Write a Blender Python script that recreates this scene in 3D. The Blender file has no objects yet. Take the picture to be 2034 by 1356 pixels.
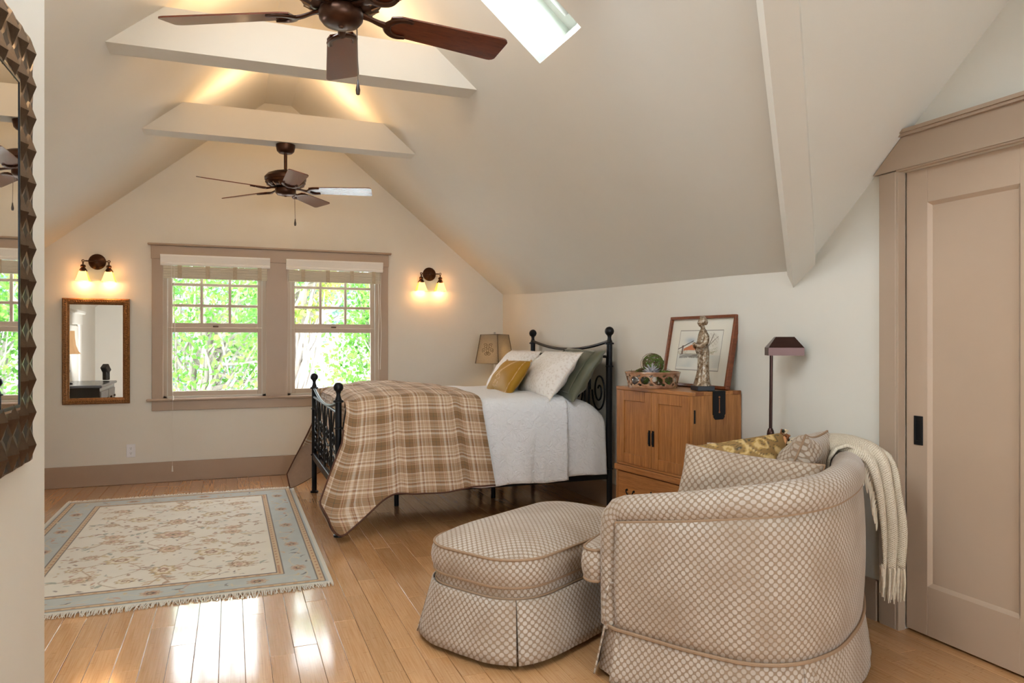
import bpy, bmesh, math, random
import numpy as np
from mathutils import Vector, Matrix

random.seed(7)
rng = np.random.default_rng(7)
S = bpy.context.scene
COL = S.collection
PI = math.pi

# ------------------------------------------------------------------ camera
PSI = math.atan2(557, 1450)
cam_d = bpy.data.cameras.new('camera')
cam = bpy.data.objects.new('camera', cam_d)
COL.objects.link(cam)
cam.location = (0, 0, 1.28)
cam.rotation_euler = (PI / 2, 0, -PSI)
cam_d.sensor_width = 36
cam_d.lens = 36 * 1450 / 2034
cam_d.clip_start = 0.02
cam_d.clip_end = 300
S.camera = cam

# ------------------------------------------------------------------ world, sun, large lights, exposure
S.view_settings.view_transform = 'Standard'
S.view_settings.look = 'None'
S.view_settings.gamma = 1
S.view_settings.use_curve_mapping = False
S.view_settings.exposure = 0.06
S.cycles.use_denoising = True
S.cycles.max_bounces = 6
S.cycles.diffuse_bounces = 3
S.cycles.glossy_bounces = 3
S.cycles.light_sampling_threshold = 0.04
S.cycles.use_adaptive_sampling = True
S.cycles.adaptive_threshold = 0.2
S.cycles.adaptive_min_samples = 20
S.cycles.transparent_max_bounces = 16
S.cycles.caustics_reflective = False
S.cycles.caustics_refractive = False
S.cycles.sample_clamp_indirect = 6

W = bpy.data.worlds.new('overcast_sky')
S.world = W
W.use_nodes = True
bg = W.node_tree.nodes['Background']
bg.inputs['Color'].default_value = (0.84, 0.93, 1.0, 1)
bg.inputs['Strength'].default_value = 9.0


def sun(name, energy, angle, elev, azim, col):
    d = bpy.data.lights.new(name, 'SUN')
    d.energy = energy
    d.angle = math.radians(angle)
    d.color = col
    o = bpy.data.objects.new(name, d)
    COL.objects.link(o)
    # azimuth measured from +Y towards +X, where the light comes FROM
    e, a = math.radians(elev), math.radians(azim)
    v = Vector((math.cos(e) * math.sin(a), math.cos(e) * math.cos(a), math.sin(e)))
    o.rotation_euler = v.to_track_quat('Z', 'Y').to_euler()
    o.location = v * 30
    return o


def area(name, energy, size, loc, toward, col):
    d = bpy.data.lights.new(name, 'AREA')
    d.shape = 'RECTANGLE'
    d.size, d.size_y = size
    d.energy = energy
    d.color = col
    o = bpy.data.objects.new(name, d)
    COL.objects.link(o)
    o.location = loc
    o.rotation_euler = Vector(toward).to_track_quat('-Z', 'Y').to_euler()
    return o


def point(name, energy, loc, col, radius=0.03, parent=None):
    d = bpy.data.lights.new(name, 'POINT')
    d.energy = energy
    d.color = col
    d.shadow_soft_size = radius
    o = bpy.data.objects.new(name, d)
    COL.objects.link(o)
    o.location = loc
    return o


sun('sun', 3.0, 4, 48, 205, (1.0, 0.97, 0.92))
# added fill light at a made-up opening in the wall behind the camera
area('back_fill_light', 20, (2.3, 1.5), (0.95, -2.64, 1.55), (0.05, 1, -0.02), (0.82, 0.92, 1.0))
# two added fill lights under the left slope, kept above the view
area('left_slope_fill_light', 50, (0.9, 1.3), (-0.12, 1.75, 3.17), (0.631, 0, -0.775), (0.80, 0.91, 1.0))
area('left_slope_fill_light', 15, (0.9, 0.6), (-0.12, 3.15, 3.17), (0.631, 0, -0.775), (0.76, 0.89, 1.0))

# ------------------------------------------------------------------ helpers


def lin(c):
    c = c / 255.0
    return c / 12.92 if c <= 0.04045 else ((c + 0.055) / 1.055) ** 2.4


def rgb(r, g, b):
    return (lin(r), lin(g), lin(b), 1.0)


class NM:
    """small node-material builder"""

    def __init__(s, name):
        s.m = bpy.data.materials.new(name)
        s.m.use_nodes = True
        s.t = s.m.node_tree
        s.b = s.t.nodes['Principled BSDF']
        s.out = s.t.nodes['Material Output']

    def add(s, typ, props=None, **ins):
        n = s.t.nodes.new(typ)
        for k, v in (props or {}).items():
            setattr(n, k, v)
        for k, v in ins.items():
            key = int(k[1:]) if k[0] == 'i' and k[1:].isdigit() else k.replace('_', ' ')
            if isinstance(v, bpy.types.NodeSocket):
                s.t.links.new(v, n.inputs[key])
            else:
                n.inputs[key].default_value = v
        return n

    def link(s, a, b):
        s.t.links.new(a, b)

    def setp(s, **ins):
        for k, v in ins.items():
            key = k.replace('_', ' ')
            if isinstance(v, bpy.types.NodeSocket):
                s.t.links.new(v, s.b.inputs[key])
            else:
                s.b.inputs[key].default_value = v

    def math(s, op, a, b=None, c=None):
        d = dict(i0=a)
        if b is not None:
            d['i1'] = b
        if c is not None:
            d['i2'] = c
        return s.add('ShaderNodeMath', {'operation': op}, **d).outputs[0]

    def mix(s, f, a, b, mode='MIX'):
        n = s.t.nodes.new('ShaderNodeMix')
        n.data_type = 'RGBA'
        n.blend_type = mode
        for i, v in ((0, f), (6, a), (7, b)):
            if isinstance(v, bpy.types.NodeSocket):
                s.t.links.new(v, n.inputs[i])
            else:
                n.inputs[i].default_value = v
        return n.outputs[2]

    def ramp(s, f, pts):
        n = s.t.nodes.new('ShaderNodeValToRGB')
        e = n.color_ramp.elements
        while len(e) < len(pts):
            e.new(0.5)
        for el, (p, c) in zip(e, pts):
            el.position = p
            el.color = c if len(c) == 4 else (*c, 1)
        s.t.links.new(f, n.inputs[0])
        return n.outputs[0]

    def bump(s, h, strength=0.3, dist=0.01):
        n = s.add('ShaderNodeBump', None, Strength=strength, Distance=dist, Height=h)
        s.t.links.new(n.outputs[0], s.b.inputs['Normal'])
        return n


MATS = {}


def mat(name, col, rough=0.5, metal=0.0, var=0.0, vscale=6.0, bump=0.0, bscale=60.0, stretch=None, coat=0.0,
        sheen=0.0, spec=0.5, emit=None, estr=0.0, coord='Object'):
    if name in MATS:
        return MATS[name]
    k = NM(name)
    k.setp(Roughness=rough, Metallic=metal)
    k.b.inputs['Specular IOR Level'].default_value = spec
    if coat:
        k.b.inputs['Coat Weight'].default_value = coat
        k.b.inputs['Coat Roughness'].default_value = 0.12
    if sheen:
        k.b.inputs['Sheen Weight'].default_value = sheen
    tc = k.add('ShaderNodeTexCoord').outputs[coord]
    if stretch:
        tc = k.add('ShaderNodeMapping', None, Vector=tc, Scale=stretch).outputs[0]
    if var:
        nz = k.add('ShaderNodeTexNoise', None, Vector=tc, Scale=vscale, Detail=5.0, Roughness=0.6).outputs['Fac']
        d = tuple(max(0, c * (1 - var)) for c in col[:3]) + (1,)
        l = tuple(min(1, c * (1 + var)) for c in col[:3]) + (1,)
        k.setp(Base_Color=k.ramp(nz, [(0.3, d), (0.7, l)]))
    else:
        k.setp(Base_Color=col)
    if bump:
        nb = k.add('ShaderNodeTexNoise', None, Vector=tc, Scale=bscale, Detail=4.0).outputs['Fac']
        k.bump(nb, bump, 0.004)
    if emit:
        k.b.inputs['Emission Color'].default_value = emit
        k.b.inputs['Emission Strength'].default_value = estr
    MATS[name] = k.m
    return k.m


def wood(name, dark, light, rough=0.35, grain=(14, 14, 1.2), coat=0.0, ringscale=3.0, var_obj=0.0):
    """wood with grain lines running along the axis whose scale is small"""
    if name in MATS:
        return MATS[name]
    k = NM(name)
    tc = k.add('ShaderNodeTexCoord').outputs['Object']
    mp = k.add('ShaderNodeMapping', None, Vector=tc, Scale=grain).outputs[0]
    n1 = k.add('ShaderNodeTexNoise', None, Vector=mp, Scale=ringscale, Detail=6.0, Roughness=0.65, Distortion=0.6).outputs['Fac']
    n2 = k.add('ShaderNodeTexNoise', None, Vector=mp, Scale=ringscale * 7, Detail=3.0).outputs['Fac']
    f = k.math('ADD', k.math('MULTIPLY', n1, 0.75), k.math('MULTIPLY', n2, 0.25))
    c = k.ramp(f, [(0.32, dark), (0.68, light)])
    if var_obj:
        oi = k.add('ShaderNodeObjectInfo').outputs['Random']
        v = k.add('ShaderNodeMapRange', None, Value=oi, To_Min=1 - var_obj, To_Max=1 + var_obj).outputs[0]
        hs = k.add('ShaderNodeHueSaturation', None, Color=c, Value=v).outputs[0]
        c = hs
    k.setp(Base_Color=c, Roughness=rough)
    if coat:
        k.b.inputs['Coat Weight'].default_value = coat
        k.b.inputs['Coat Roughness'].default_value = 0.1
    k.bump(n2, 0.06, 0.002)
    MATS[name] = k.m
    return k.m


class MB:
    """collects shapes into one mesh"""

    def __init__(s):
        s.v, s.f, s.uv, s.n = [], [], [], 0

    def add(s, verts, faces, uv=None):
        verts = np.asarray(verts, float).reshape(-1, 3)
        s.v.append(verts)
        b = s.n
        s.f += [tuple(i + b for i in f) for f in faces]
        s.uv.append(np.asarray(uv, float).reshape(-1, 2) if uv is not None else verts[:, :2].copy())
        s.n += len(verts)
        return s

    def box(s, c, size, bev=0.0, M=None):
        h = np.array(size, float) / 2
        c = np.array(c, float)
        b = min(bev, h.min() * 0.95)
        if b <= 0:
            vs = [(x, y, z) for x in (-1, 1) for y in (-1, 1) for z in (-1, 1)]
            V = np.array(vs) * h
            F = [(0, 1, 3, 2), (4, 6, 7, 5), (0, 4, 5, 1), (2, 3, 7, 6), (0, 2, 6, 4), (1, 5, 7, 3)]
        else:
            V, idx = [], {}
            for sx in (-1, 1):
                for sy in (-1, 1):
                    for sz in (-1, 1):
                        sg = np.array((sx, sy, sz))
                        for k in range(3):
                            p = sg * (h - b)
                            p[k] = sg[k] * h[k]
                            idx[(sx, sy, sz, k)] = len(V)
                            V.append(p)
            F = []

            def cn(i, si, j, sj, k, sk):
                a = [0, 0, 0]
                a[i], a[j], a[k] = si, sj, sk
                return tuple(a)
            for k in range(3):
                i, j = (k + 1) % 3, (k + 2) % 3
                for sk in (-1, 1):
                    q = [idx[cn(i, a, j, d, k, sk) + (k,)] for a, d in ((-1, -1), (1, -1), (1, 1), (-1, 1))]
                    F.append(tuple(q if sk > 0 else q[::-1]))
                for si in (-1, 1):
                    for sj in (-1, 1):
                        q = [idx[cn(i, si, j, sj, k, -1) + (i,)], idx[cn(i, si, j, sj, k, -1) + (j,)],
                             idx[cn(i, si, j, sj, k, 1) + (j,)], idx[cn(i, si, j, sj, k, 1) + (i,)]]
                        F.append(tuple(q if si * sj > 0 else q[::-1]))
            for sx in (-1, 1):
                for sy in (-1, 1):
                    for sz in (-1, 1):
                        q = [idx[(sx, sy, sz, k)] for k in range(3)]
                        F.append(tuple(q if sx * sy * sz > 0 else q[::-1]))
            V = np.array(V)
        V = V + c
        if M is not None:
            V = xf(M, V)
        return s.add(V, F)

    def grid(s, P, cu=False, cv=False, uv=None, flip=False):
        P = np.asarray(P, float)
        n, m = P.shape[:2]
        F = []
        for i in range(n if cu else n - 1):
            for j in range(m if cv else m - 1):
                a, b = i * m + j, i * m + (j + 1) % m
                c, d = ((i + 1) % n) * m + (j + 1) % m, ((i + 1) % n) * m + j
                F.append((a, d, c, b) if flip else (a, b, c, d))
        return s.add(P.reshape(-1, 3), F, None if uv is None else np.asarray(uv).reshape(-1, 2))

    def tube(s, path, r, seg=8, closed=False, cap=True, flat=1.0, up=None):
        P = np.asarray(path, float)
        n = len(P)
        R = np.full(n, r, float) if np.isscalar(r) else np.asarray(r, float)
        if closed:
            T = np.roll(P, -1, 0) - np.roll(P, 1, 0)
        else:
            T = np.gradient(P, axis=0)
        T /= np.linalg.norm(T, axis=1)[:, None] + 1e-12
        ref = np.array(up if up is not None else (0, 0, 1.0), float)
        if abs(np.dot(T[0], ref)) > 0.95:
            ref = np.array((1.0, 0, 0))
        u = np.cross(ref, T[0])
        u /= np.linalg.norm(u)
        rings = []
        L = np.concatenate([[0], np.cumsum(np.linalg.norm(np.diff(P, axis=0), axis=1))])
        uvs = []
        for i in range(n):
            u = u - T[i] * np.dot(u, T[i])
            u /= np.linalg.norm(u) + 1e-12
            w = np.cross(T[i], u)
            a = np.linspace(0, 2 * PI, seg, endpoint=False)
            rings.append(P[i] + R[i] * (np.cos(a)[:, None] * u + flat * np.sin(a)[:, None] * w))
            uvs.append(np.stack([np.full(seg, L[i]), a * R[i]], 1))
        s.grid(np.array(rings), cu=closed, cv=True, uv=np.array(uvs), flip=True)
        if cap and not closed:
            b = s.n - n * seg
            s.f.append(tuple(b + k for k in range(seg)))
            s.f.append(tuple(b + (n - 1) * seg + k for k in reversed(range(seg))))
        return s

    def lathe(s, prof, seg=24, c=(0, 0, 0), sx=1.0, sy=1.0, M=None):
        P = []
        a = np.linspace(0, 2 * PI, seg, endpoint=False)
        for r, z in prof:
            P.append(np.stack([c[0] + sx * r * np.cos(a), c[1] + sy * r * np.sin(a), np.full(seg, c[2] + z)], 1))
        P = np.array(P)
        if M is not None:
            P = xf(M, P.reshape(-1, 3)).reshape(P.shape)
        s.grid(P, cv=True, flip=(prof[0][1] < prof[-1][1]) is False)
        b = s.n - len(prof) * seg
        if prof[0][0] > 1e-4:
            s.f.append(tuple(b + k for k in range(seg)))
        if prof[-1][0] > 1e-4:
            s.f.append(tuple(b + (len(prof) - 1) * seg + k for k in range(seg)))
        return s

    def prism(s, poly, z0, z1, M=None):
        n = len(poly)
        V = [(x, y, z0) for x, y in poly] + [(x, y, z1) for x, y in poly]
        F = [tuple(reversed(range(n))), tuple(range(n, 2 * n))]
        F += [(i, (i + 1) % n, n + (i + 1) % n, n + i) for i in range(n)]
        V = np.array(V, float)
        if M is not None:
            V = xf(M, V)
        return s.add(V, F)

    def build(s, name, m, parent=None, world=False, smooth=True, ang=38, recalc=True, kind=None, label=None):
        me = bpy.data.meshes.new(name)
        V = np.concatenate(s.v) if s.v else np.zeros((0, 3))
        if world and parent is not None:
            V = xf(inv_chain(parent), V)
        me.from_pydata(V.tolist(), [], s.f)
        uvl = me.uv_layers.new(name='UVMap')
        UV = np.concatenate(s.uv)
        li = np.empty(len(me.loops), int)
        me.loops.foreach_get('vertex_index', li)
        uvl.data.foreach_set('uv', UV[li].astype(np.float32).ravel())
        if recalc:
            bm = bmesh.new()
            bm.from_mesh(me)
            bmesh.ops.recalc_face_normals(bm, faces=bm.faces)
            bm.to_mesh(me)
            bm.free()
        if smooth:
            me.polygons.foreach_set('use_smooth', np.ones(len(me.polygons), bool))
            me.set_sharp_from_angle(angle=math.radians(ang))
        me.materials.append(m)
        o = bpy.data.objects.new(name, me)
        COL.objects.link(o)
        if parent is not None:
            o.parent = parent
        if kind:
            o['kind'] = kind
        if label:
            o['label'] = label
        return o


def xf(M, V):
    M = np.array(M)
    return np.asarray(V, float) @ M[:3, :3].T + M[:3, 3]


def inv_chain(o):
    M = Matrix.Identity(4)
    while o is not None:
        M = Matrix.LocRotScale(o.location, o.rotation_euler, None) @ M
        o = o.parent
    return M.inverted()


def tag(o, label, cat=None, group=None, kind=None):
    o['label'] = label
    if cat:
        o['category'] = cat
    if group:
        o['group'] = group
    if kind:
        o['kind'] = kind
    return o


def thing(name, label, cat, loc=(0, 0, 0), rz=0.0, group=None, kind=None):
    o = bpy.data.objects.new(name, None)
    COL.objects.link(o)
    o.location = loc
    o.rotation_euler = (0, 0, rz)
    o.empty_display_size = 0.1
    return tag(o, label, cat, group, kind)


def copy_tree(o, parent=None):
    c = o.copy()
    COL.objects.link(c)
    c.parent = parent
    for ch in list(o.children):
        copy_tree(ch, c)
    return c


def catmull(P, n, closed=False):
    P = np.asarray(P, float)
    k = len(P)
    out = []
    segs = k if closed else k - 1
    for i in range(segs):
        if closed:
            p0, p1, p2, p3 = P[(i - 1) % k], P[i], P[(i + 1) % k], P[(i + 2) % k]
        else:
            p1, p2 = P[i], P[i + 1]
            p0 = P[i - 1] if i > 0 else 2 * p1 - p2
            p3 = P[i + 2] if i + 2 < k else 2 * p2 - p1
        for t in np.linspace(0, 1, 12, endpoint=False):
            d0, d1, d2 = (max(1e-6, np.linalg.norm(q1 - q0)) ** 0.5 for q0, q1 in ((p0, p1), (p1, p2), (p2, p3)))
            m1 = (p2 - p1) + d1 * ((p1 - p0) / d0 - (p2 - p0) / (d0 + d1))
            m2 = (p2 - p1) + d1 * ((p3 - p2) / d2 - (p3 - p1) / (d1 + d2))
            out.append((2 * t ** 3 - 3 * t * t + 1) * p1 + (t ** 3 - 2 * t * t + t) * m1 + (-2 * t ** 3 + 3 * t * t) * p2 + (t ** 3 - t * t) * m2)
    if not closed:
        out.append(P[-1])
    else:
        out.append(out[0])
    out = np.array(out)
    L = np.concatenate([[0], np.cumsum(np.linalg.norm(np.diff(out, axis=0), axis=1))])
    s = np.linspace(0, L[-1], n + (1 if closed else 0))
    r = np.stack([np.interp(s, L, out[:, i]) for i in range(out.shape[1])], 1)
    return r[:-1] if closed else r


def frame(center, wdir, updir):
    w = Vector(wdir).normalized()
    u = Vector(updir)
    u = (u - w * u.dot(w)).normalized()
    n = w.cross(u)
    M = Matrix((w, u, n)).transposed().to_4x4()
    M.translation = Vector(center)
    return M


def vcol(o, C):
    me = o.data
    a = me.color_attributes.new('Col', 'FLOAT_COLOR', 'POINT')
    C = np.concatenate([C.reshape(-1, 3), np.ones((C.size // 3, 1))], 1).astype(np.float32)
    a.data.foreach_set('color', C.ravel())


def colmat(name, rough=0.8, bump=0.0, bscale=300, sheen=0.0, spec=0.3):
    if name in MATS:
        return MATS[name]
    k = NM(name)
    a = k.add('ShaderNodeVertexColor', {'layer_name': 'Col'}).outputs[0]
    k.setp(Base_Color=a, Roughness=rough)
    k.b.inputs['Specular IOR Level'].default_value = spec
    if sheen:
        k.b.inputs['Sheen Weight'].default_value = sheen
    if bump:
        tc = k.add('ShaderNodeTexCoord').outputs['Object']
        nb = k.add('ShaderNodeTexNoise', None, Vector=tc, Scale=bscale, Detail=3.0).outputs['Fac']
        k.bump(nb, bump, 0.004)
    MATS[name] = k.m
    return k.m


L3 = lambda r, g, b: np.array([lin(r), lin(g), lin(b)])

# ------------------------------------------------------------------ shared materials
M_WALL = mat('cream_wall_paint', rgb(226, 221, 210), 0.75, var=0.015, vscale=2.5, bump=0.05, bscale=220)
M_CEIL = mat('cream_ceiling_paint', rgb(225, 220, 209), 0.7, var=0.015, vscale=2.0, bump=0.05, bscale=200)
M_TRIM = mat('brown_trim_paint', rgb(178, 156, 135), 0.38, var=0.02, vscale=3)
M_DOOR = mat('brown_door_paint', rgb(194, 170, 147), 0.36, var=0.02, vscale=3)
M_SASH = mat('tan_sash_paint', rgb(190, 172, 152), 0.4, var=0.02)
M_WHITE = mat('white_shaft_paint', rgb(204, 214, 206), 0.6)
M_BLACK = mat('black_iron', rgb(26, 28, 32), 0.38, metal=0.6, bump=0.04, bscale=120)
M_BRONZE = mat('oil_rubbed_bronze', rgb(72, 46, 32), 0.33, metal=0.75, var=0.25, vscale=18)


def glass_mat(name='window_glass', tint=(1, 1, 1, 1), refl=0.06):
    k = NM(name)
    t = k.add('ShaderNodeBsdfTransparent', None, Color=tint)
    g = k.add('ShaderNodeBsdfGlossy', None, Roughness=0.02)
    lw = k.add('ShaderNodeLayerWeight', None, Blend=0.2).outputs['Fresnel']
    f = k.math('MULTIPLY', lw, refl * 4)
    mx = k.add('ShaderNodeMixShader', None, i0=f, i1=t.outputs[0], i2=g.outputs[0])
    k.link(mx.outputs[0], k.out.inputs[0])
    return k.m


M_GLASS = glass_mat()
k_ = NM('mirror_silver')
k_.setp(Base_Color=(0.9, 0.92, 0.92, 1), Metallic=1.0, Roughness=0.01)
M_MIRROR = k_.m
# ------------------------------------------------------------------ room shell
D = 7.355
YB = -2.6          # wall behind the camera
XL = -1.88
XP, YP = -0.5, 2.43  # partition carrying the large mirror
RX0, RX1, RZ = 0.295, 0.54, 3.555


def XR(y):
    return 2.72 + (D - y) * 0.01


def zE(y):
    return float(np.interp(y, [-3, 3.10, 3.57, 5.11, 6.36, 7.355], [1.62, 1.652, 1.668, 1.70, 1.735, 1.783]))


def z_left(x):
    return RZ - (RX0 - x) * (RZ - 1.783) / (RX0 - XL)


def x_main(y, z):
    return RX1 + (RZ - z) / (RZ - zE(y)) * (XR(y) - RX1)


def z_main(x, y):
    return RZ - (x - RX1) / (XR(y) - RX1) * (RZ - zE(y))


DY0, DS, DYR = 2.973, 0.887, 1.1     # dormer: foot of slope, pitch, ridge


def z_dorm(y):
    yy = y if y >= DYR else 2 * DYR - y
    return 1.654 + DS * (DY0 - yy)


def structure(o, label):
    return tag(o, label, kind='structure')


def solid(o, t):
    m = o.modifiers.new('thickness', 'SOLIDIFY')
    m.thickness = t
    m.offset = -1
    return o


WIN = [(-0.582, 0.305), (0.503, 1.383)]
WZ0, WZ1 = 0.76, 2.03

# far gable wall with two openings
b = MB()
xs = sorted({XL, RX0, RX1, XR(D), *WIN[0], *WIN[1]})


def roof_far(x):
    return z_left(x) if x < RX0 else (RZ if x <= RX1 else z_main(x, D))


for x0, x1 in zip(xs[:-1], xs[1:]):
    mid = (x0 + x1) / 2
    inw = any(a < mid < c for a, c in WIN)
    if inw:
        b.add([(x0, D, 0), (x1, D, 0), (x1, D, WZ0), (x0, D, WZ0)], [(0, 1, 2, 3)])
        b.add([(x0, D, WZ1), (x1, D, WZ1), (x1, D, roof_far(x1)), (x0, D, roof_far(x0))], [(0, 1, 2, 3)])
    else:
        b.add([(x0, D, 0), (x1, D, 0), (x1, D, roof_far(x1)), (x0, D, roof_far(x0))], [(0, 1, 2, 3)])
wf = b.build('wall_far', M_WALL, smooth=False, recalc=False)
solid(wf, 0.14)
structure(wf, 'cream gable wall holding the two windows')

# right wall with pocket-door opening
DRY0, DRY1, DRZ = 1.06, 2.41, 2.03
b = MB()
ys = sorted({YB, D, DRY0, DRY1, DY0, 2 * DYR - DY0, DYR, 3.1, 3.57, 5.11, 6.36})


def roof_right(y):
    zm = zE(y)
    return max(zm, z_dorm(y)) if (2 * DYR - DY0) <= y <= DY0 else zm


for y0, y1 in zip(ys[:-1], ys[1:]):
    zb = DRZ if DRY0 < (y0 + y1) / 2 < DRY1 else 0
    b.add([(XR(y1), y1, zb), (XR(y0), y0, zb), (XR(y0), y0, roof_right(y0)), (XR(y1), y1, roof_right(y1))], [(0, 1, 2, 3)])
wr = b.build('wall_right', M_WALL, smooth=False, recalc=False)
solid(wr, 0.1)
structure(wr, 'cream knee wall behind the bed and cabinet')

b = MB()
b.add([(XL, 2.43, 0), (XL, D, 0), (XL, D, 1.783), (XL, 2.43, 1.783)], [(0, 1, 2, 3)])
solid(structure(b.build('wall_left', M_WALL, smooth=False, recalc=False), 'low left knee wall beside the dresser'), 0.1)
zp = z_left(XP)
b = MB()
b.add([(XP, YB, 0), (XP, YP, 0), (XP, YP, zp), (XP, YB, zp)], [(0, 1, 2, 3)])
b.add([(XP, YP, 0), (XL, YP, 0), (XL, YP, 1.783), (XP, YP, zp)], [(0, 1, 2, 3)])
structure(b.build('wall_partition', M_WALL, smooth=False, recalc=False), 'near left partition wall carrying the large mirror')

# wall behind the camera with an opening added for the fill light
b = MB()
BWX0, BWX1, BWZ0, BWZ1 = -0.2, 2.1, 0.8, 2.3
for x0, x1 in ((XP, BWX0), (BWX0, RX0), (RX0, RX1), (RX1, BWX1), (BWX1, XR(YB))):
    r = lambda x: z_left(x) if x < RX0 else (RZ if x <= RX1 else z_main(x, YB))
    if BWX0 <= x0 < BWX1:
        b.add([(x1, YB, 0), (x0, YB, 0), (x0, YB, BWZ0), (x1, YB, BWZ0)], [(0, 1, 2, 3)])
        b.add([(x1, YB, BWZ1), (x0, YB, BWZ1), (x0, YB, r(x0)), (x1, YB, r(x1))], [(0, 1, 2, 3)])
    else:
        b.add([(x1, YB, 0), (x0, YB, 0), (x0, YB, r(x0)), (x1, YB, r(x1))], [(0, 1, 2, 3)])
structure(b.build('wall_back', M_WALL, smooth=False, recalc=False), 'gable wall behind the camera')

# ceiling: two slopes, flat ridge, dormer cut into the right slope
SKY0, SKY1, SKXT, SKXB = 3.03, 3.512, 0.72, 1.505
b = MB()
b.add([(RX0, YB, RZ), (RX0, D, RZ), (XL, D, 1.783), (XL, YB, 1.783)], [(0, 1, 2, 3)])
b.add([(RX1, YB, RZ), (RX1, D, RZ), (RX0, D, RZ), (RX0, YB, RZ)], [(0, 1, 2, 3)])
ys = sorted({YB, D, 2 * DYR - DY0, DYR, DY0, SKY0, SKY1, 3.1, 3.57, 5.11, 6.36, *np.linspace(2 * DYR - DY0, DY0, 9), *np.linspace(-0.7, DY0, 9)})


def x_valley(y):
    if not (2 * DYR - DY0) < y < DY0:
        return XR(y)
    return min(XR(y), x_main(y, max(z_dorm(y), zE(y))))


for y0, y1 in zip(ys[:-1], ys[1:]):
    if y1 - y0 < 1e-6:
        continue
    P = lambda x, y: (x, y, z_main(x, y))
    spans = lambda y: [(RX1, x_valley(y))]
    if SKY0 - 1e-6 <= y0 and y1 <= SKY1 + 1e-6:
        for a0, a1, c0, c1 in ((RX1, RX1, SKXT, SKXT), (SKXB, SKXB, x_valley(y0), x_valley(y1))):
            b.add([P(c0, y0), P(c1, y1), P(a1, y1), P(a0, y0)], [(0, 1, 2, 3)])
    else:
        b.add([P(x_valley(y0), y0), P(x_valley(y1), y1), P(RX1, y1), P(RX1, y0)], [(0, 1, 2, 3)])
    if 2 * DYR - DY0 - 1e-6 <= y0 and y1 <= DY0 + 1e-6:
        b.add([(XR(y0), y0, z_dorm(y0)), (XR(y1), y1, z_dorm(y1)), (x_valley(y1), y1, z_dorm(y1)), (x_valley(y0), y0, z_dorm(y0))], [(0, 1, 2, 3)])
ce = b.build('ceiling', M_CEIL, smooth=False, recalc=False)
structure(ce, 'sloped cream ceiling under the gable roof')

# valley beam where the dormer meets the main slope
b = MB()
rows = []
for y in np.linspace(1.25, DY0 + 0.10, 14):
    yy = min(y, DY0)
    x = x_valley(yy) if yy < DY0 else XR(DY0)
    z = z_dorm(yy) if yy < DY0 else 1.654
    if y > DY0:
        x += (y - DY0)
        z -= 0.86 * (y - DY0)
    # left edge hangs below the main slope, right edge meets the dormer slope
    rows.append([(x - 0.085, y + 0.045, z + 0.05), (x - 0.055, y + 0.03, z - 0.045), (x + 0.022, y - 0.05, z - 0.0), (x + 0.03, y - 0.05, z + 0.08)])
b.grid(rows)
structure(b.build('trim_1', M_CEIL, ang=20), 'boxed valley beam edging the dormer opening')

# skylight shaft and window
sk = thing('window_3', 'white framed skylight set deep in the right ceiling slope', None, kind='structure')
nrm = Vector((RZ - zE(3.3), 0, XR(3.3) - RX1)).normalized()   # outward roof normal
dep = 0.30


def skp(x, y, h):
    return Vector((x, y, z_main(x, y))) + nrm * h


b = MB()
cs = [(SKXT, SKY0), (SKXB, SKY0), (SKXB, SKY1), (SKXT, SKY1)]
for (xa, ya), (xb, yb) in zip(cs, cs[1:] + cs[:1]):
    b.add([skp(xa, ya, 0), skp(xb, yb, 0), skp(xb, yb, dep), skp(xa, ya, dep)], [(0, 1, 2, 3)])
b.build('shaft', M_WHITE, sk, smooth=False)
b = MB()
M_ALU = mat('pale_frame_enamel', rgb(205, 207, 202), 0.4)
for h, wd in ((dep - 0.035, 0.05), (dep - 0.005, 0.085)):
    for xa, xb, ya, yb in ((SKXT, SKXB, SKY0, SKY0 + wd), (SKXT, SKXB, SKY1 - wd, SKY1), (SKXT, SKXT + wd, SKY0, SKY1), (SKXB - wd, SKXB, SKY0, SKY1)):
        q = [skp(xa, ya, h), skp(xb, ya, h), skp(xb, yb, h), skp(xa, yb, h)]
        q2 = [v + nrm * 0.03 for v in q]
        b.add([*q, *q2], [(0, 1, 2, 3), (4, 5, 6, 7), (0, 1, 5, 4), (1, 2, 6, 5), (2, 3, 7, 6), (3, 0, 4, 7)])
b.build('frame', M_ALU, sk, smooth=False)
b = MB()
b.add([skp(SKXT, SKY0, dep + 0.02), skp(SKXB, SKY0, dep + 0.02), skp(SKXB, SKY1, dep + 0.02), skp(SKXT, SKY1, dep + 0.02)], [(0, 1, 2, 3)])
b.build('pane', M_GLASS, sk, smooth=False)
b = MB()
hp = [skp(SKXB - 0.16, SKY0 + 0.13, dep - 0.06) + Vector((0.05 * math.cos(t) * 0.4, 0.035 * math.cos(t), 0.02 * math.sin(t))) for t in np.linspace(0, 2 * PI, 14, endpoint=False)]
b.tube(hp, 0.005, 6, closed=True)
b.build('handle', M_ALU, sk)

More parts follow.
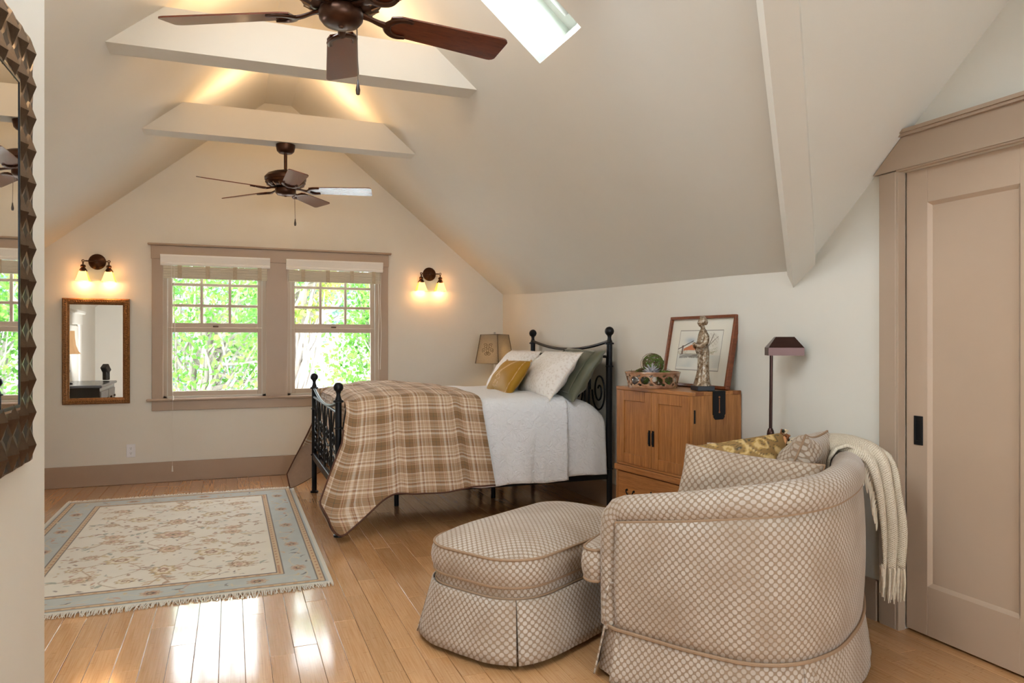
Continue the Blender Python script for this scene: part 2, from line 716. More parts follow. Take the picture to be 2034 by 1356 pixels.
# collar beams
def collar(name, y0, label, lights=True):
    y1 = y0 + 0.17
    z0, z1 = 2.82, 3.045
    t = thing(name, label, None, kind='structure')
    f = lambda y: [(-0.648 - (RX0 - RX0), y, z0), (x_main(y, z0), y, z0), (x_main(y, z1), y, z1), (RX0 - (RZ - z1) / 0.8147, y, z1)]
    a, c = f(y0), f(y1)
    a[0] = (RX0 - (RZ - z0) / 0.8147, y0, z0)
    c[0] = (RX0 - (RZ - z0) / 0.8147, y1, z0)
    b = MB()
    b.add(a + c, [(0, 1, 2, 3), (4, 7, 6, 5), (0, 4, 5, 1), (3, 2, 6, 7), (0, 3, 7, 4), (1, 5, 6, 2)])
    b.build('beam', M_CEIL, t, smooth=False)
    for sx in (-1, 1):
        x = 0.4175 + sx * 0.27
        m = MB()
        m.lathe([(0.0, 0), (0.035, 0), (0.035, 0.008), (0.028, 0.011), (0.0, 0.011)], 14, (x, (y0 + y1) / 2 + 0.03, z1))
        m.build('uplight', mat('uplight_lens', rgb(255, 225, 170), 0.4, emit=rgb(255, 200, 120), estr=1.5), t)
        point('uplight_bulb', 6.5, (x, (y0 + y1) / 2 + 0.03, z1 + 0.05), (1.0, 0.64, 0.33), 0.02)
    return t


collar('trim_2', 5.89, 'cream collar beam nearest the windows, carrying a fan')
collar('trim_3', 4.25, 'cream collar beam nearer the camera, behind the near fan')
collar('trim_4', 2.61, 'cream collar beam above the near fan')

# ------------------------------------------------------------------ floor
fl = thing('floor', 'honey coloured bamboo plank floor', None, kind='structure')
k = NM('bamboo_plank')
tc = k.add('ShaderNodeTexCoord').outputs['Object']
oi = k.add('ShaderNodeObjectInfo').outputs['Random']
off = k.add('ShaderNodeCombineXYZ', None, X=k.math('MULTIPLY', oi, 37.0), Y=k.math('MULTIPLY', oi, 91.0), Z=0.0).outputs[0]
pv = k.add('ShaderNodeVectorMath', {'operation': 'ADD'}, i0=tc, i1=off).outputs[0]
g1 = k.add('ShaderNodeTexNoise', None, Vector=k.add('ShaderNodeMapping', None, Vector=pv, Scale=(60, 1.6, 1)).outputs[0], Scale=3.0, Detail=4.0).outputs['Fac']
g2 = k.add('ShaderNodeTexNoise', None, Vector=k.add('ShaderNodeMapping', None, Vector=pv, Scale=(26, 120, 1)).outputs[0], Scale=1.0, Detail=1.0).outputs['Fac']
dash = k.add('ShaderNodeMapRange', None, Value=g2, From_Min=0.66, From_Max=0.74).outputs[0]
c0 = k.ramp(g1, [(0.25, rgb(196, 144, 98)), (0.75, rgb(222, 176, 130))])
c1 = k.mix(k.math('MULTIPLY', dash, 0.4), c0, rgb(140, 90, 48))
val = k.add('ShaderNodeMapRange', None, Value=oi, To_Min=0.86, To_Max=1.1).outputs[0]
c2 = k.add('ShaderNodeHueSaturation', None, Color=c1, Value=val, Saturation=1.05).outputs[0]
k.setp(Base_Color=c2, Roughness=0.26)
k.b.inputs['Coat Weight'].default_value = 0.9
k.b.inputs['Coat Roughness'].default_value = 0.1
k.b.inputs['Coat IOR'].default_value = 1.6
k.bump(g1, 0.03, 0.001)
M_PLANK = k.m
b = MB()
b.box(((XL + 2.9) / 2, (YB + D) / 2, -0.03), (2.9 - XL + 0.4, D - YB + 0.4, 0.02))
b.build('subfloor', mat('dark_subfloor', rgb(60, 40, 24), 0.9), fl, smooth=False)
PW = 0.0965
cands = []
rr = random.Random(3)
col_i = 0
x = XL
while x < XR(YB):
    w = min(PW, XR(YB) + 0.02 - x)
    y = YB - rr.uniform(0, 1.3)
    while y < D:
        ln = rr.choice((0.92, 0.92, 1.22, 1.22, 1.5))
        a, c = max(y, YB), min(y + ln, D)
        if c - a > 0.02:
            cands.append((x, w, a, c))
        y += ln
    x += PW
score = []
for i, (x, w, a, c) in enumerate(cands):
    px_, py_ = x + w / 2, (a + c) / 2
    fw = px_ * math.sin(PSI) + py_ * math.cos(PSI)
    rt = px_ * math.cos(PSI) - py_ * math.sin(PSI)
    vis = 0
    if fw > 0.5:
        u, v = 1017 + 1450 * rt / fw, 678 + 1450 * 1.28 / fw
        if 60 < u < 2080 and v < 1560:
            vis = 1 / fw ** 2
            if px_ < 0.45 and px_ > -1.15 and 4.1 < a and c < 6.5:
                vis *= 0.001
    score.append(vis)
order = np.argsort(score)[::-1][:290]
big = set(int(i) for i in order if score[i] > 0)
rest = MB()
meshes = {}
for i, (x, w, a, c) in enumerate(cands):
    if i in big:
        key = (round(w, 4), round(c - a, 3))
        if key not in meshes:
            m = MB().box((0, 0, -0.0075), (w - 0.0012, c - a - 0.0012, 0.015), 0.0016)
            o = m.build('plank', M_PLANK, fl, smooth=False)
            meshes[key] = o.data
        else:
            o = bpy.data.objects.new('plank', meshes[key])
            COL.objects.link(o)
            o.parent = fl
        o.location = (x + w / 2, (a + c) / 2, 0)
        o.rotation_euler = (rr.gauss(0, 0.0009), rr.gauss(0, 0.003), 0)
    else:
        rest.box((x + w / 2, (a + c) / 2, -0.0075), (w - 0.0012, c - a - 0.0012, 0.015), 0.0016)
rest.build('plank_field', M_PLANK, fl, smooth=False, kind='stuff')

# ------------------------------------------------------------------ baseboards
M_BASE = mat('brown_baseboard_paint', rgb(172, 148, 126), 0.42, var=0.02)
b = MB()
b.box(((XL + XR(D)) / 2, D - 0.009, 0.0925), (XR(D) - XL, 0.018, 0.183), 0.003)
structure(b.build('baseboard_far', M_BASE, smooth=False), 'tall brown baseboard under the windows')
b = MB()
for y0, y1 in ((2.52, D - 0.02),):
    q = lambda y, dx: XR(y) - dx
    V = [(q(y0, 0.018), y0, 0.001), (q(y1, 0.018), y1, 0.001), (q(y1, 0), y1, 0.001), (q(y0, 0), y0, 0.001)]
    V += [(a_, b_, 0.185) for a_, b_, _ in V]
    b.add(V, [(0, 3, 2, 1), (4, 5, 6, 7), (0, 1, 5, 4), (1, 2, 6, 5), (2, 3, 7, 6), (3, 0, 4, 7)])
structure(b.build('baseboard_right', M_BASE, smooth=False), 'tall brown baseboard behind the armchair')
b = MB()
b.box((XP + 0.009, (YB + YP) / 2, 0.0925), (0.018, YP - YB, 0.183), 0.003)
structure(b.build('baseboard_partition', M_BASE, smooth=False), 'brown baseboard below the large mirror')

# ------------------------------------------------------------------ far windows
tr = thing('trim_5', 'brown painted casing around the twin windows', None, kind='structure')
for x0, x1, nm in ((-0.674, -0.582, 'side_casing'), (0.305, 0.503, 'mullion_casing'), (1.383, 1.476, 'side_casing')):
    MB().box(((x0 + x1) / 2, D - 0.011, 1.395), (x1 - x0, 0.022, 1.29), 0.003).build(nm, M_TRIM, tr, smooth=False)
MB().box((0.40, D - 0.015, 2.092), (2.16, 0.030, 0.124), 0.003).build('head_casing', M_TRIM, tr, smooth=False)
MB().box((0.40, D - 0.026, 2.163), (2.215, 0.052, 0.018), 0.005).build('head_cap', M_TRIM, tr, smooth=False)
MB().box((0.40, D - 0.026, 0.749), (2.235, 0.056, 0.022), 0.006).build('stool', M_TRIM, tr, smooth=False)
MB().box((0.40, D - 0.011, 0.695), (2.15, 0.022, 0.088), 0.003).build('apron', M_TRIM, tr, smooth=False)

M_TRACK = mat('pale_window_track', rgb(205, 200, 188), 0.4)
for wi, (x0, x1) in enumerate(WIN):
    w = thing(f'window_{wi + 1}', ('left' if wi == 0 else 'right') + ' double-hung window with small upper panes', None, kind='structure')
    b = MB()
    for xa, xb, za, zb in ((x0, x0 + 0.03, WZ0, WZ1), (x1 - 0.03, x1, WZ0, WZ1), (x0, x1, WZ0, WZ0 + 0.02), (x0, x1, WZ1 - 0.02, WZ1)):
        b.box(((xa + xb) / 2, D + 0.07, (za + zb) / 2), (xb - xa, 0.13, zb - za))
    b.build('jamb', M_SASH, w, smooth=False)
    b = MB()
    for xx in (x0 + 0.033, x1 - 0.033):
        b.box((xx, D + 0.02, 1.39), (0.008, 0.02, 1.22))
    b.box(((x0 + x1) / 2, D + 0.012, WZ0 + 0.012), (x1 - x0 - 0.06, 0.02, 0.014))
    b.build('track', M_TRACK, w, smooth=False)
    sx0, sx1 = x0 + 0.03, x1 - 0.03
    # lower sash
    ls = MB()
    y = D + 0.045
    ls.box((sx0 + 0.022, y, 1.09), (0.044, 0.035, 0.64), 0.003).box((sx1 - 0.022, y, 1.09), (0.044, 0.035, 0.64), 0.003)
    ls.box(((sx0 + sx1) / 2, y, 0.797), (sx1 - sx0 - 0.088, 0.033, 0.05), 0.003).box(((sx0 + sx1) / 2, y, 1.387), (sx1 - sx0 - 0.088, 0.033, 0.044), 0.003)
    lo = ls.build('lower_sash', M_SASH, w, smooth=False)
    MB().box(((sx0 + sx1) / 2, y, 1.10), (sx1 - sx0 - 0.088, 0.004, 0.56)).build('pane', M_GLASS, lo, smooth=False)
    MB().box(((sx0 + sx1) / 2, y - 0.018, 1.42), (0.05, 0.02, 0.014), 0.004).build('sash_lock', M_BRONZE, lo, smooth=False)
    # upper sash
    us = MB()
    y = D + 0.085
    us.box((sx0 + 0.022, y, 1.72), (0.044, 0.035, 0.62), 0.003).box((sx1 - 0.022, y, 1.72), (0.044, 0.035, 0.62), 0.003)
    us.box(((sx0 + sx1) / 2, y, 1.43), (sx1 - sx0 - 0.088, 0.033, 0.045), 0.003).box(((sx0 + sx1) / 2, y, 2.02), (sx1 - sx0 - 0.088, 0.033, 0.03), 0.003)
    up = us.build('upper_sash', M_SASH, w, smooth=False)
    gx0, gx1 = sx0 + 0.044, sx1 - 0.044
    cx = [gx0 + (gx1 - gx0) * t / 3 for t in range(4)]
    cz = [1.452, 1.615, 1.81, 2.005]
    for t in (1, 2):
        MB().box((cx[t], y, 1.728), (0.026, 0.03, 0.555), 0.004).build('muntin', M_SASH, up, smooth=False)
        MB().box(((gx0 + gx1) / 2, y, cz[t]), (gx1 - gx0, 0.029, 0.026), 0.004).build('muntin', M_SASH, up, smooth=False)
    for i in range(3):
        for j in range(3):
            MB().box(((cx[i] + cx[i + 1]) / 2, y, (cz[j] + cz[j + 1]) / 2), (cx[1] - cx[0] - 0.02, 0.004, cz[j + 1] - cz[j] - 0.02)).build('pane', M_GLASS, up, smooth=False)

# ------------------------------------------------------------------ pocket door
xw = XR(2.0)
M_LIGHTSTOP = mat('dark_light_stop', rgb(70, 60, 50), 0.9)
dr = thing('door_1', 'brown painted pocket door with flush pull', None, kind='structure')
DX = 2.80


def ybox(x0, x1, y0, y1, z0, z1, bev=0.003):
    return MB().box(((x0 + x1) / 2, (y0 + y1) / 2, (z0 + z1) / 2), (x1 - x0, y1 - y0, z1 - z0), bev)


d0, d1 = 1.77, 2.40
for nm, y0, y1, z0, z1 in (('stile', d1 - 0.105, d1, 0.012, 2.03), ('stile', d0, d0 + 0.13, 0.012, 2.03), ('top_rail', d0 + 0.13, d1 - 0.105, 1.88, 2.03), ('bottom_rail', d0 + 0.13, d1 - 0.105, 0.012, 0.225)):
    ybox(DX, DX + 0.035, y0, y1, z0, z1, 0.0015).build(nm, M_DOOR, dr, smooth=False)
b = MB()
py0, py1, pz0, pz1 = d0 + 0.13, d1 - 0.105, 0.225, 1.88
b.add([(DX, py0, pz0), (DX, py1, pz0), (DX, py1, pz1), (DX, py0, pz1), (DX + 0.014, py0 + 0.014, pz0 + 0.014), (DX + 0.014, py1 - 0.014, pz0 + 0.014), (DX + 0.014, py1 - 0.014, pz1 - 0.014), (DX + 0.014, py0 + 0.014, pz1 - 0.014)],
      [(0, 1, 5, 4), (1, 2, 6, 5), (2, 3, 7, 6), (3, 0, 4, 7), (4, 5, 6, 7)])
b.build('panel', M_DOOR, dr, smooth=False)
ybox(DX, DX + 0.035, 1.06, 1.768, 0.012, 2.03, 0.0015).build('second_leaf', M_DOOR, dr, smooth=False)
fp = MB()
py, pz, hw, hh = 2.338, 0.892, 0.0215, 0.063
fp.box((DX - 0.002, py - hw + 0.005, pz), (0.006, 0.010, 2 * hh), 0.001).box((DX - 0.002, py + hw - 0.005, pz), (0.006, 0.010, 2 * hh), 0.001)
fp.box((DX - 0.002, py, pz + hh - 0.009), (0.006, 0.024, 0.018), 0.001).box((DX - 0.002, py, pz - hh + 0.009), (0.006, 0.024, 0.018), 0.001)
fp.box((DX - 0.001, py, pz), (0.001, 0.03, 0.1))
fp.build('flush_pull', M_BLACK, dr, smooth=False)
tr = thing('trim_6', 'brown casing and head board around the pocket door', None, kind='structure')
ybox(xw - 0.022, XR(2.5), 2.415, 2.505, 0.0, 2.035).build('side_casing', M_TRIM, tr, smooth=False)
ybox(xw - 0.02, DX - 0.005, 2.402, 2.415, 0.0, 2.03, 0.001).build('jamb_stop', M_TRIM, tr, smooth=False)
ybox(xw - 0.022, xw, 1.0, 2.415, 2.03, 2.093).build('lintel', M_TRIM, tr, smooth=False)
b = MB()


def ymax(z):
    return DY0 - (z - 1.654) / DS - 0.004


def slanted(b, x0, x1, z0, z1, inset=0.0):
    a0, a1 = min(2.53, ymax(z0)), min(2.53, ymax(z1))
    V = [(x0, 1.0, z0), (x0, a0, z0), (x0, a1, z1), (x0, 1.0, z1), (x1, 1.0, z0), (x1, a0, z0), (x1, a1, z1), (x1, 1.0, z1)]
    b.add(V, [(0, 1, 2, 3), (4, 7, 6, 5), (0, 4, 5, 1), (3, 2, 6, 7), (1, 5, 6, 2), (0, 3, 7, 4)])


slanted(b, xw - 0.028, xw + 0.01, 2.038, 2.175)
b.build('head_board', M_TRIM, tr, smooth=False)
b = MB()
slanted(b, xw - 0.045, xw + 0.01, 2.175, 2.187)
slanted(b, xw - 0.055, xw + 0.01, 2.187, 2.202)
b.build('head_cap', M_TRIM, tr, smooth=False)

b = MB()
b.box((DX + 0.07, 1.73, 1.04), (0.03, 1.6, 2.1))  # dark board added behind the door to stop light leaking in below it
b.build('light_stop', M_LIGHTSTOP, dr, smooth=False)
# low closet door on the left knee wall (seen in the small mirror)
d2 = thing('door_2', 'low painted closet door in the left knee wall', None, kind='structure')
M_PALE = mat('pale_closet_paint', rgb(232, 228, 218), 0.5)
MB().box((XL + 0.012, 4.12, 0.75), (0.024, 0.62, 1.46), 0.003).build('leaf', M_PALE, d2, smooth=False)
MB().box((XL + 0.018, 3.74, 0.75), (0.036, 0.1, 1.5), 0.003).build('casing', M_PALE, d2, smooth=False)
MB().box((XL + 0.018, 4.48, 0.75), (0.036, 0.1, 1.5), 0.003).build('casing', M_PALE, d2, smooth=False)
MB().box((XL + 0.022, 4.11, 1.57), (0.044, 0.9, 0.14), 0.003).build('head_board', M_PALE, d2, smooth=False)
MB().box((XL + 0.04, 4.11, 1.66), (0.08, 0.98, 0.05), 0.012).build('head_cap', M_PALE, d2, smooth=False)
for yy, nm, hl in ((1.75, 'window_5', 0.70), (3.15, 'window_6', 0.34)):  # made-up frames around the slope fill lights; the ceiling has no opening here
    fill_fr = thing(nm, 'unseen frame added around a fill light on the left slope', None, kind='structure')
    b = MB()
    Mw = Matrix.Translation((-0.12, yy, 3.185)) @ Matrix.Rotation(math.atan2(0.8147, 1), 4, 'Y').inverted()
    for x_, y_, sx_, sy_ in ((0.48, 0, 0.07, 2 * hl + 0.06), (-0.48, 0, 0.07, 2 * hl + 0.06), (0, hl, 1.03, 0.07), (0, -hl, 1.03, 0.07)):
        b.box((x_, y_, 0), (sx_, sy_, 0.05), 0.004, M=Mw)
    b.build('frame', M_WHITE, fill_fr, smooth=False)
back_fr = thing('window_4', 'unseen window frame added for the fill light behind the camera', None, kind='structure')  # made-up frame in the fill light opening, never in view
b = MB()
for xx in (BWX0, 0.55, 1.35, BWX1):
    b.box((xx, YB, (BWZ0 + BWZ1) / 2), (0.08, 0.06, BWZ1 - BWZ0 + 0.08), 0.003)
for zz in (BWZ0, BWZ1):
    b.box(((BWX0 + BWX1) / 2, YB, zz), (BWX1 - BWX0, 0.06, 0.08), 0.003)
b.build('frame', M_TRIM, back_fr, smooth=False)
# ------------------------------------------------------------------ outside
M_LEAFS = []
for nm, a, c in (('spring_leaf', (66, 122, 38), (136, 184, 76)), ('blue_green_leaf', (80, 114, 98), (146, 178, 158)), ('yellow_green_leaf', (128, 156, 58), (176, 190, 94))):
    k = NM(nm)
    tc = k.add('ShaderNodeTexCoord').outputs['Object']
    nz = k.add('ShaderNodeTexNoise', None, Vector=tc, Scale=3.0, Detail=4.0).outputs['Fac']
    cc = k.ramp(nz, [(0.35, rgb(*a)), (0.65, rgb(*c))])
    k.setp(Base_Color=cc, Roughness=0.5)
    tr_ = k.add('ShaderNodeBsdfTranslucent', None, Color=cc)
    mx = k.add('ShaderNodeMixShader', None, i0=0.45, i1=k.b.outputs[0], i2=tr_.outputs[0])
    k.link(mx.outputs[0], k.out.inputs[0])
    M_LEAFS.append(k.m)
M_BARK = mat('pale_bark', rgb(150, 140, 130), 0.9, var=0.3, vscale=8, bump=0.4, bscale=30)


def leaf_mesh(centers, size, rg):
    n = len(centers)
    base = np.array([(0, -0.5, 0), (0.32, -0.1, 0.10), (0.22, 0.3, 0.06), (0, 0.55, -0.05), (-0.22, 0.3, 0.06), (-0.32, -0.1, 0.10)])
    a = rg.normal(size=(n, 3))
    a /= np.linalg.norm(a, axis=1)[:, None]
    c = rg.normal(size=(n, 3))
    c[:, 2] += 0.9
    c -= a * np.sum(a * c, 1)[:, None]
    c /= np.linalg.norm(c, axis=1)[:, None]
    w = np.cross(a, c)
    s = size * rg.uniform(0.6, 1.3, n)
    V = centers[:, None, :] + s[:, None, None] * (base[None, :, 0:1] * w[:, None, :] + base[None, :, 1:2] * a[:, None, :] + base[None, :, 2:3] * c[:, None, :])
    F = []
    for i in range(n):
        k = i * 6
        F += [(k, k + 1, k + 2, k + 3), (k, k + 3, k + 4, k + 5)]
    return V.reshape(-1, 3), F


def tree(label, base, h, crown_c, crown_r, nleaf, lmat, size=0.1, seed=1, clumps=40):
    rg = np.random.default_rng(seed)
    t = thing('tree', label, 'tree', base, group='trees outside the windows')
    b = MB()
    cc = np.array(crown_c, float) - np.array(base)
    trunk = catmull([(0, 0, 0), (0.1, 0.05, h * 0.3), (cc[0] * 0.3, cc[1] * 0.3, h * 0.6), (cc[0], cc[1], cc[2])], 16)
    b.tube(trunk, np.linspace(0.16, 0.05, 16), 8)
    b.build('trunk', M_BARK, t)
    cl = rg.normal(size=(clumps, 3))
    cl /= np.linalg.norm(cl, axis=1)[:, None]
    cl *= rg.uniform(0.35, 1.0, clumps)[:, None] ** 0.6
    cl = cc + cl * np.array(crown_r)
    br = MB()
    for i in range(clumps):
        st = trunk[rg.integers(8, 16)]
        md = (st + cl[i]) / 2 + rg.normal(size=3) * 0.15
        br.tube(catmull([st, md, cl[i]], 8), np.linspace(0.035, 0.008, 8), 5)
    br.build('branches', M_BARK, t)
    pts = cl[rg.integers(0, clumps, nleaf)] + rg.normal(size=(nleaf, 3)) * np.array([0.28, 0.28, 0.22]) * (np.mean(crown_r) / 1.5)
    V, F = leaf_mesh(pts, size, rg)
    b = MB()
    b.add(V, F)
    b.build('foliage', lmat, t, smooth=False, recalc=False, kind='stuff')
    return t


GZ = -3.4
tree('bright green tree filling the left window view', (-0.9, 12.0, GZ), 4.6, (-0.2, 12.2, 1.5), (1.5, 1.0, 1.5), 5500, M_LEAFS[0], 0.085, 11, 70)
tree('blue green shrubby tree low in the left window', (-2.2, 16.2, GZ), 4.0, (-1.5, 16.0, 0.8), (1.9, 0.8, 1.5), 4500, M_LEAFS[1], 0.11, 12, 60)
tree('yellow green tree filling the right window view', (3.1, 15.0, GZ), 4.6, (2.95, 15.0, 0.9), (1.15, 0.8, 2.2), 5500, M_LEAFS[0], 0.10, 13, 70)
tree('hazy distant tree seen through both upper sashes', (1.0, 20.5, GZ), 5.5, (1.0, 20.5, 2.8), (4.2, 1.2, 1.3), 3000, M_LEAFS[1], 0.2, 14, 80)
tree('drooping sparse tree at the left edge of the right window', (0.55, 9.4, GZ), 5.2, (0.85, 9.5, 1.95), (0.38, 0.3, 0.5), 1300, M_LEAFS[2], 0.065, 15, 24)
b = MB()
b.box((0, 40, GZ - 0.1), (160, 65, 0.2))
tag(b.build('ground', mat('pale_driveway_concrete', rgb(225, 224, 220), 0.9, var=0.06, vscale=0.4), smooth=False), 'pale paved ground far below the windows', kind='structure')
hs = thing('house', 'white sided neighbouring house behind the trees', 'house', (3, 26, GZ))
b = MB()
M_SIDE = mat('white_siding', rgb(240, 240, 238), 0.7)
for i in range(24):
    b.box((0, -0.0 - 0.0, 0.1 + i * 0.2), (16, 6, 0.19), 0.01)
b.build('siding', M_SIDE, hs, smooth=False)
b = MB()
b.add([(-8.4, -3.5, 4.8), (8.4, -3.5, 4.8), (8.4, 0, 6.6), (-8.4, 0, 6.6), (8.4, 3.5, 4.8), (-8.4, 3.5, 4.8)], [(0, 1, 2, 3), (3, 2, 4, 5), (1, 4, 2), (0, 3, 5)])
b.build('roof', mat('grey_roof_shingle', rgb(170, 172, 176), 0.9, var=0.1, vscale=3), hs, smooth=False)

# ------------------------------------------------------------------ roman shades
M_VAL = mat('white_valance', rgb(246, 242, 236), 0.6, var=0.02, stretch=(2, 2, 60), bump=0.15, bscale=4)
M_SHADE = mat('woven_shade', rgb(216, 208, 190), 0.85, var=0.06, stretch=(3, 3, 90), vscale=3, bump=0.25, bscale=5)
M_RIB = mat('shade_ribbon', rgb(196, 180, 156), 0.85, var=0.12, vscale=60)
M_CORD = mat('white_cord', rgb(226, 220, 210), 0.7)
for wi, (x0, x1, lab) in enumerate(((-0.602, 0.342, 'pale woven shade with white valance over the left window'), (0.488, 1.418, 'pale woven shade with white valance over the right window'))):
    t = thing('roman_shade', lab, 'window shade', ((x0 + x1) / 2, D - 0.03, 1.87), group='woven shades over the windows')
    b = MB()
    prof = [(-0.03, 1.972), (-0.052, 1.972), (-0.058, 1.985), (-0.058, 1.995), (-0.052, 2.0), (-0.062, 2.03), (-0.07, 2.055), (-0.07, 2.07), (-0.03, 2.07)]
    rows = [[(xx, D + y, z) for y, z in prof] for xx in (x0, x1)]
    b.grid(rows)
    b.add(rows[0], [tuple(range(len(prof)))])
    b.add(rows[1], [tuple(reversed(range(len(prof))))])
    b.build('valance', M_VAL, t, world=True, smooth=False)
    b = MB()
    for i in range(9):
        z = 1.862 + i * 0.0125
        b.box(((x0 + x1) / 2, D - 0.038 - 0.004 * (i % 2), z), (x1 - x0 - 0.05, 0.022, 0.0135), 0.003)
    sh = b.build('shade_fabric', M_SHADE, t, world=True, smooth=False)
    for q in (0.17, 0.42, 0.67, 0.9):
        MB().box((x0 + (x1 - x0) * q, D - 0.0535, 1.915), (0.036, 0.002, 0.118)).build('ribbon', M_RIB, sh, world=True, smooth=False)
    xc = x0 + 0.095 if wi == 0 else x1 - 0.045
    b = MB()
    for dx in (0, 0.022):
        zz = np.linspace(1.97, 1.0, 20)
        b.tube(np.stack([xc + dx + 0.004 * np.sin(zz * 9 + dx * 80), np.full(20, D - 0.06), zz], 1), 0.0028, 6)
    if wi == 0:
        b.tube([(xc + 0.01, D - 0.06, 1.0), (xc + 0.005, D - 0.06, 0.12)], 0.0012, 5)
        b.lathe([(0.0, 0.155), (0.004, 0.15), (0.008, 0.10), (0.0, 0.098)], 8, (xc + 0.005, D - 0.06, 0))
        b.lathe([(0.0, 0.79), (0.008, 0.785), (0.008, 0.75), (0.0, 0.745)], 8, (xc + 0.01, D - 0.06, 0))
    b.build('cord', M_CORD, t, world=True)

# ------------------------------------------------------------------ electrical outlet
t = thing('wall_outlet', 'white duplex outlet on the wall above the baseboard', 'outlet', (-0.844, D - 0.001, 0.299))
M_PLATE = mat('white_plastic', rgb(236, 236, 240), 0.35)
MB().box((0, -0.003, 0), (0.072, 0.006, 0.118), 0.003).build('cover_plate', M_PLATE, t, smooth=False)
for z in (-0.022, 0.022):
    m = MB()
    m.lathe([(0.0, 0.003), (0.0165, 0.003), (0.0175, 0.0), (0.0175, -0.004)], 18, M=Matrix.Translation((0, -0.006, z)) @ Matrix.Rotation(PI / 2, 4, 'X'))
    r = m.build('receptacle', M_PLATE, t)
    m = MB()
    for x in (-0.006, 0.006):
        m.box((x, -0.0094, z + 0.003), (0.002, 0.001, 0.008))
    m.lathe([(0.0, 0.0006), (0.0028, 0.0006), (0.0028, 0)], 8, M=Matrix.Translation((0, -0.009, z - 0.008)) @ Matrix.Rotation(PI / 2, 4, 'X'))
    m.build('slots', mat('dark_slot', rgb(40, 38, 36), 0.7), r, smooth=False)

# ------------------------------------------------------------------ ceiling fans
M_BLADE = wood('mahogany_blade', rgb(78, 34, 20), rgb(120, 60, 36), 0.22, (3, 26, 26), coat=0.45)


def make_fan(label):
    t = thing('ceiling_fan', label, 'ceiling fan', group='bronze ceiling fans')
    MB().lathe([(0.0, 0), (0.073, 0), (0.073, -0.018), (0.066, -0.05), (0.05, -0.066), (0.02, -0.07), (0.0, -0.07)], 28).build('canopy', M_BRONZE, t)
    MB().tube([(0, 0, -0.06), (0, 0, -0.205)], 0.0125, 14).build('downrod', M_BRONZE, t)
    h = MB().lathe([(0.0, -0.195), (0.028, -0.197), (0.04, -0.205), (0.09, -0.213), (0.135, -0.232), (0.158, -0.258), (0.156, -0.279), (0.15, -0.284), (0.15, -0.292), (0.153, -0.296), (0.138, -0.318), (0.1, -0.334), (0.0, -0.338)], 40).build('motor_housing', M_BRONZE, t)
    rib = None
    for i in range(18):
        a = 2 * PI * i / 18
        if rib is None:
            rib = MB().tube([(0.143, 0, -0.3135), (0.108, 0, -0.3325)], 0.004, 6).build('vent_rib', mat('pale_bronze', rgb(140, 112, 84), 0.3, metal=0.8), h)
            continue
        o = bpy.data.objects.new('vent_rib', rib.data)
        COL.objects.link(o)
        o.parent = h
        o.rotation_euler.z = a
    MB().lathe([(0.0, -0.33), (0.05, -0.335), (0.075, -0.338), (0.08, -0.35), (0.078, -0.375), (0.064, -0.392), (0.03, -0.4), (0.01, -0.401), (0.008, -0.406), (0.0, -0.407)], 28).build('switch_housing', M_BRONZE, t)
    ch = MB()
    cx, cy = 0.066, 0.02
    ch.tube([(cx, cy, -0.385), (cx + 0.004, cy, -0.58)], 0.0016, 6)
    for i in range(60):
        ch.box((cx + 0.004 * i / 60, cy, -0.387 - 0.19 * i / 60), (0.0036, 0.0036, 0.0024))
    c = ch.build('pull_chain', mat('antique_chain', rgb(120, 110, 98), 0.35, metal=0.9), t)
    MB().lathe([(0.0, -0.572), (0.003, -0.575), (0.005, -0.59), (0.009, -0.612), (0.007, -0.628), (0.0, -0.631)], 12, (cx + 0.004, cy, 0)).build('fob', mat('dark_walnut_fob', rgb(50, 30, 20), 0.25, coat=0.5), c)
    # blades
    r0, r1 = 0.18, 0.665
    xs = np.concatenate([np.linspace(r0, r1 - 0.03, 14), r1 - 0.03 + 0.03 * np.array([0.4, 0.75, 0.95, 1.0])])
    top = []
    for x in xs:
        w = 0.056 + 0.018 * (x - r0) / (r1 - r0)
        if x > r1 - 0.03:
            q = (x - (r1 - 0.03)) / 0.03
            w -= 0.022 * (1 - math.sqrt(max(0, 1 - q * q)))
        if x < r0 + 0.03:
            w -= 0.012 * (1 - (x - r0) / 0.03)
        top.append((x, w))
    poly = [(x - 0.012 * 0, w) for x, w in top] + [(x, -w) for x, w in reversed(top)]
    pitch = Matrix.Rotation(math.radians(-13), 4, 'X')
    for i in range(5):
        R = Matrix.Rotation(2 * PI * i / 5, 4, 'Z') @ Matrix.Translation((0, 0, -0.352)) @ pitch
        bl = bpy.data.objects.new('blade', None) if False else None
        m = MB().prism(poly, -0.003, 0.003)
        if i == 0:
            o = m.build('blade', M_BLADE, t, smooth=False)
            bmesh_data = o.data
        else:
            o = bpy.data.objects.new('blade', bmesh_data)
            COL.objects.link(o)
            o.parent = t
        o.matrix_local = R
        m = MB()
        # bracket: an arm from the hub that opens into a curved fork under the blade
        m.tube(catmull([(0.07, 0, 0.012), (0.11, 0, 0.004), (0.15, 0, -0.006), (0.185, 0, -0.009)], 10), [0.017, 0.016, 0.014, 0.013, 0.013, 0.014, 0.015, 0.016, 0.016, 0.016], 8, flat=0.55)
        for s in (-1, 1):
            m.tube(catmull([(0.172, 0, -0.008), (0.19, s * 0.032, -0.009), (0.222, s * 0.05, -0.009), (0.262, s * 0.047, -0.008)], 12), np.linspace(0.017, 0.009, 12), 8, flat=0.5)
        if i == 0:
            io = m.build('blade_iron', M_BRONZE, o)
            iron_data = io.data
        else:
            io = bpy.data.objects.new('blade_iron', iron_data)
            COL.objects.link(io)
            io.parent = o
    return t


